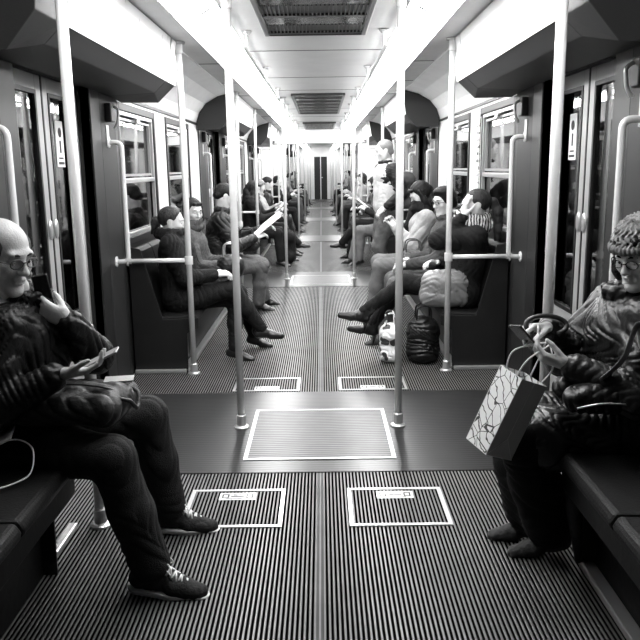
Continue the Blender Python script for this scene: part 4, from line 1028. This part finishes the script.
# right bench, nearest bay
person('woman with ponytail and striped scarf, hand over her face, on the right bench', 1.10, 5.80, 180, h=.0075, scale=1.0,
    pelvis=.53, lean=-9, head=(0, 2, 0), headw=('w', 1.20, 5.76, 1.20), hair='ponytail', hairm=m_hair2, jacket=c_blk, jt=.024, fold=.006, hem=.2, scarf=c_stripe, scarf_tail=False, scarf_r=1.3,
    handL=('w', 1.10, 5.70, 1.11), elbowL=('w', -.45, -.1, -1), gripL={'d': ('w', .05, .10, 1), 'n': ('w', .9, .5, 0), 'curl': (25, 30, 20)},
    handR=('w', .95, 5.92, .74), footL=('w', .34, 5.86, .36), kneeL=('w', -.3, 0, 1), toeL=('w', -1, 0, .25), footR=('w', .42, 6.0, .22), kneeR=('w', -.3, .1, 1), toeR=('w', -1, 0, .25),
    trousers=c_blk, tt=.004, shoe='heel', shoem=c_bshoe, seed=9)
bag('silvery_sack', (.96, 5.66, .575), (.36, .20, .26), 'silvery crumpled fabric bag on the lap of the woman with the ponytail', c_silver, handle=False, f=.008)
person('dark-haired passenger in glasses behind the ponytail woman, second on the right bench', 1.09, 6.42, 180, h=.009, scale=1.0,
    pelvis=.53, lean=0, head=(30, 8, 0), hair='thick', hairm=m_hair, glasses=True, jacket=c_gry, jt=.02, fold=.006, handL=('w', .76, 6.34, .68), handR=('w', .78, 6.5, .70),
    footL=('w', .55, 6.3, .09), footR=('w', .62, 6.5, .09), trousers=c_tmd, tt=.016, shoem=c_gry, seed=12)
R3 = person('black-haired woman in pale jacket and dark scarf looking down, on the right bench', 1.06, 7.55, 180, h=.009, scale=1.03,
    pelvis=.53, lean=3, head=(12, 30, 0), hair='bob', hairm=m_hair, jacket=c_lgt, jt=.024, fold=.007, hem=.2, scarf=c_blk,
    handL=('w', .76, 7.46, .90), handR=('w', .76, 7.6, .92), footL=('w', .52, 7.5, .09), footR=('w', .60, 7.7, .09), trousers=c_tgr, tt=.016, shoem=c_bshoe, seed=13)
phone('smartphone', (.68, 7.52, 1.0), (-.4, 0, .8), (.8, 0, .4), 'small phone held by the black-haired woman in the pale jacket', m_iris)
bag('shoulder_bag', (.84, 6.72, .66), (.26, .26, .16), 'patterned soft bag on a lap in the middle of the right bench', c_tweed, f=.01)
# bags on the floor
m_print = pattern('printed_plastic', .04, .75, lambda N, L, co: (lambda v: (setattr(v.inputs['Scale'], 'default_value', 12), L.new(co, v.inputs['Vector']), mth(N, L, 'GREATER_THAN', v.outputs['Distance'], .42))[2])(N.new('ShaderNodeTexVoronoi')), rough=.35, bump=.3)
bag('shopping_bag', (.55, 5.72, .14), (.14, .22, .27), 'patterned pale shopping bag on the floor in front of the right bench', m_print, f=.010)
bag('dark_shopping_bag', (.80, 5.68, .17), (.22, .22, .33), 'crumpled glossy dark shopping bag on the floor against the right bench', c_coat, f=.014)
# standing man
person('standing man in a white vest with dark sleeves by the right bench, facing the windows', .84, 9.38, 200, h=.010, detail=True, stand=True, scale=1.05,
    pelvis=.98, lean=2, head=(-10, 12, 0), hair='short', hairm=m_hairg, jacket=c_blk2, jt=.018, fold=.005,
    handL=('w', .80, 9.10, 1.02), handR=('w', .98, 9.62, 1.30), footL=('w', .82, 9.28, .09), footR=('w', .90, 9.5, .09), kneeL=('w', -1, 0, .1), kneeR=('w', -1, 0, .1), toeL=(1, .1, -.22), toeR=(1, -.1, -.22),
    trousers=c_tmd, tt=.018, shoem=c_bshoe, seed=21)
sm = [o for o in C.objects if o.get('label', '').startswith('standing man')][0]
v = Vol()
for a, w_, r in ((1.03, .075, .135), (1.2, .065, .135), (1.38, .08, .135)): v.cone((0.01, -w_, a), (0.01, w_, a), r, r, .07)
v.cone((0, 0, 1.45), (0, 0, 1.53), .10, .085, .04)
v.cone((0.01, 0, 1.03), (0.01, 0, 1.4), .15, .15, .05)
mesh_obj('vest', v.mesh('vest', .010, folds(.005, 60, 2)), c_wht, sm)
bp = bag('backpack', (1.05, 9.22, 1.20), (.18, .28, .42), 'grey backpack worn by the standing man in the white vest', c_gry, rz=20, handle=False)
# right bench, second bay
rider('passenger in grey trousers at the near end of the second right bench', 1, 11.7, c_blk, c_tgr, 'short', m_hair, g2, .011)
rider('passenger in a dark leather jacket, second from the near end of the second right bench', 1, 12.38, c_lea, c_blk, 'short', m_hair2, g2, pose=1)
rider('passenger in a tweed coat in the middle of the second right bench', 1, 13.1, c_tweed, c_tmd, 'long', m_hair, g2)
rider('passenger in black at the far end of the second right bench', 1, 14.2, c_blk2, c_blk, 'bob', m_hair, g2)
rider('passenger in a pale coat on the short right bench by the gangway', 1, 17.9, c_lgt, c_blk, 'bob', m_hair2, None)
sheets('newspaper', (.64, 13.1, .92), -5, 40, 0, .32, .30, 'small pale newspaper held by the tweed-coated passenger on the second right bench', 'newspaper')
# far carriage
cols = [c_blk, c_gry, c_lgt, c_blk2, c_tweed]
k = 0
for s, side in SIDE:
    for y in (19.8, 20.5, 23.8, 24.6, 25.5, 29.8, 31.0):
        hair = ('short', 'bob', 'short', 'long')[k % 4]
        rider('small distant passenger in the next carriage, %s side, %s bench, %s' % (side, 'first' if y < 22 else 'second' if y < 28 else 'third', {19.8: 'near end', 20.5: 'far end', 23.8: 'near end', 24.6: 'middle', 25.5: 'far end', 29.8: 'near end', 31.0: 'middle'}[y]), s, y, cols[k % 5], (c_blk, c_tmd, c_tgr)[k % 3], hair, None, 'passengers far away on the %s' % side, .02); k += 1
# illegible vertical notice between the right windows
nb_ = thing('wall_notice', (1.392, 6.66, 1.3), 'narrow white notice with small print between the first two windows on the right', 'notice')
link('card', box(-.004, 0, -.10, .10, 0, .6), m_paper, nb_)
q = B(); rr = random.Random(4)
for i in range(9):
    z = .04+i*.06
    for j in range(3):
        if rr.random() < .8: bx(q, -.0052, -.004, -.07+j*.05, -.07+j*.05+rr.uniform(.015, .04), z, z+rr.uniform(.008, .03))
link('print', q, m_ink, nb_)
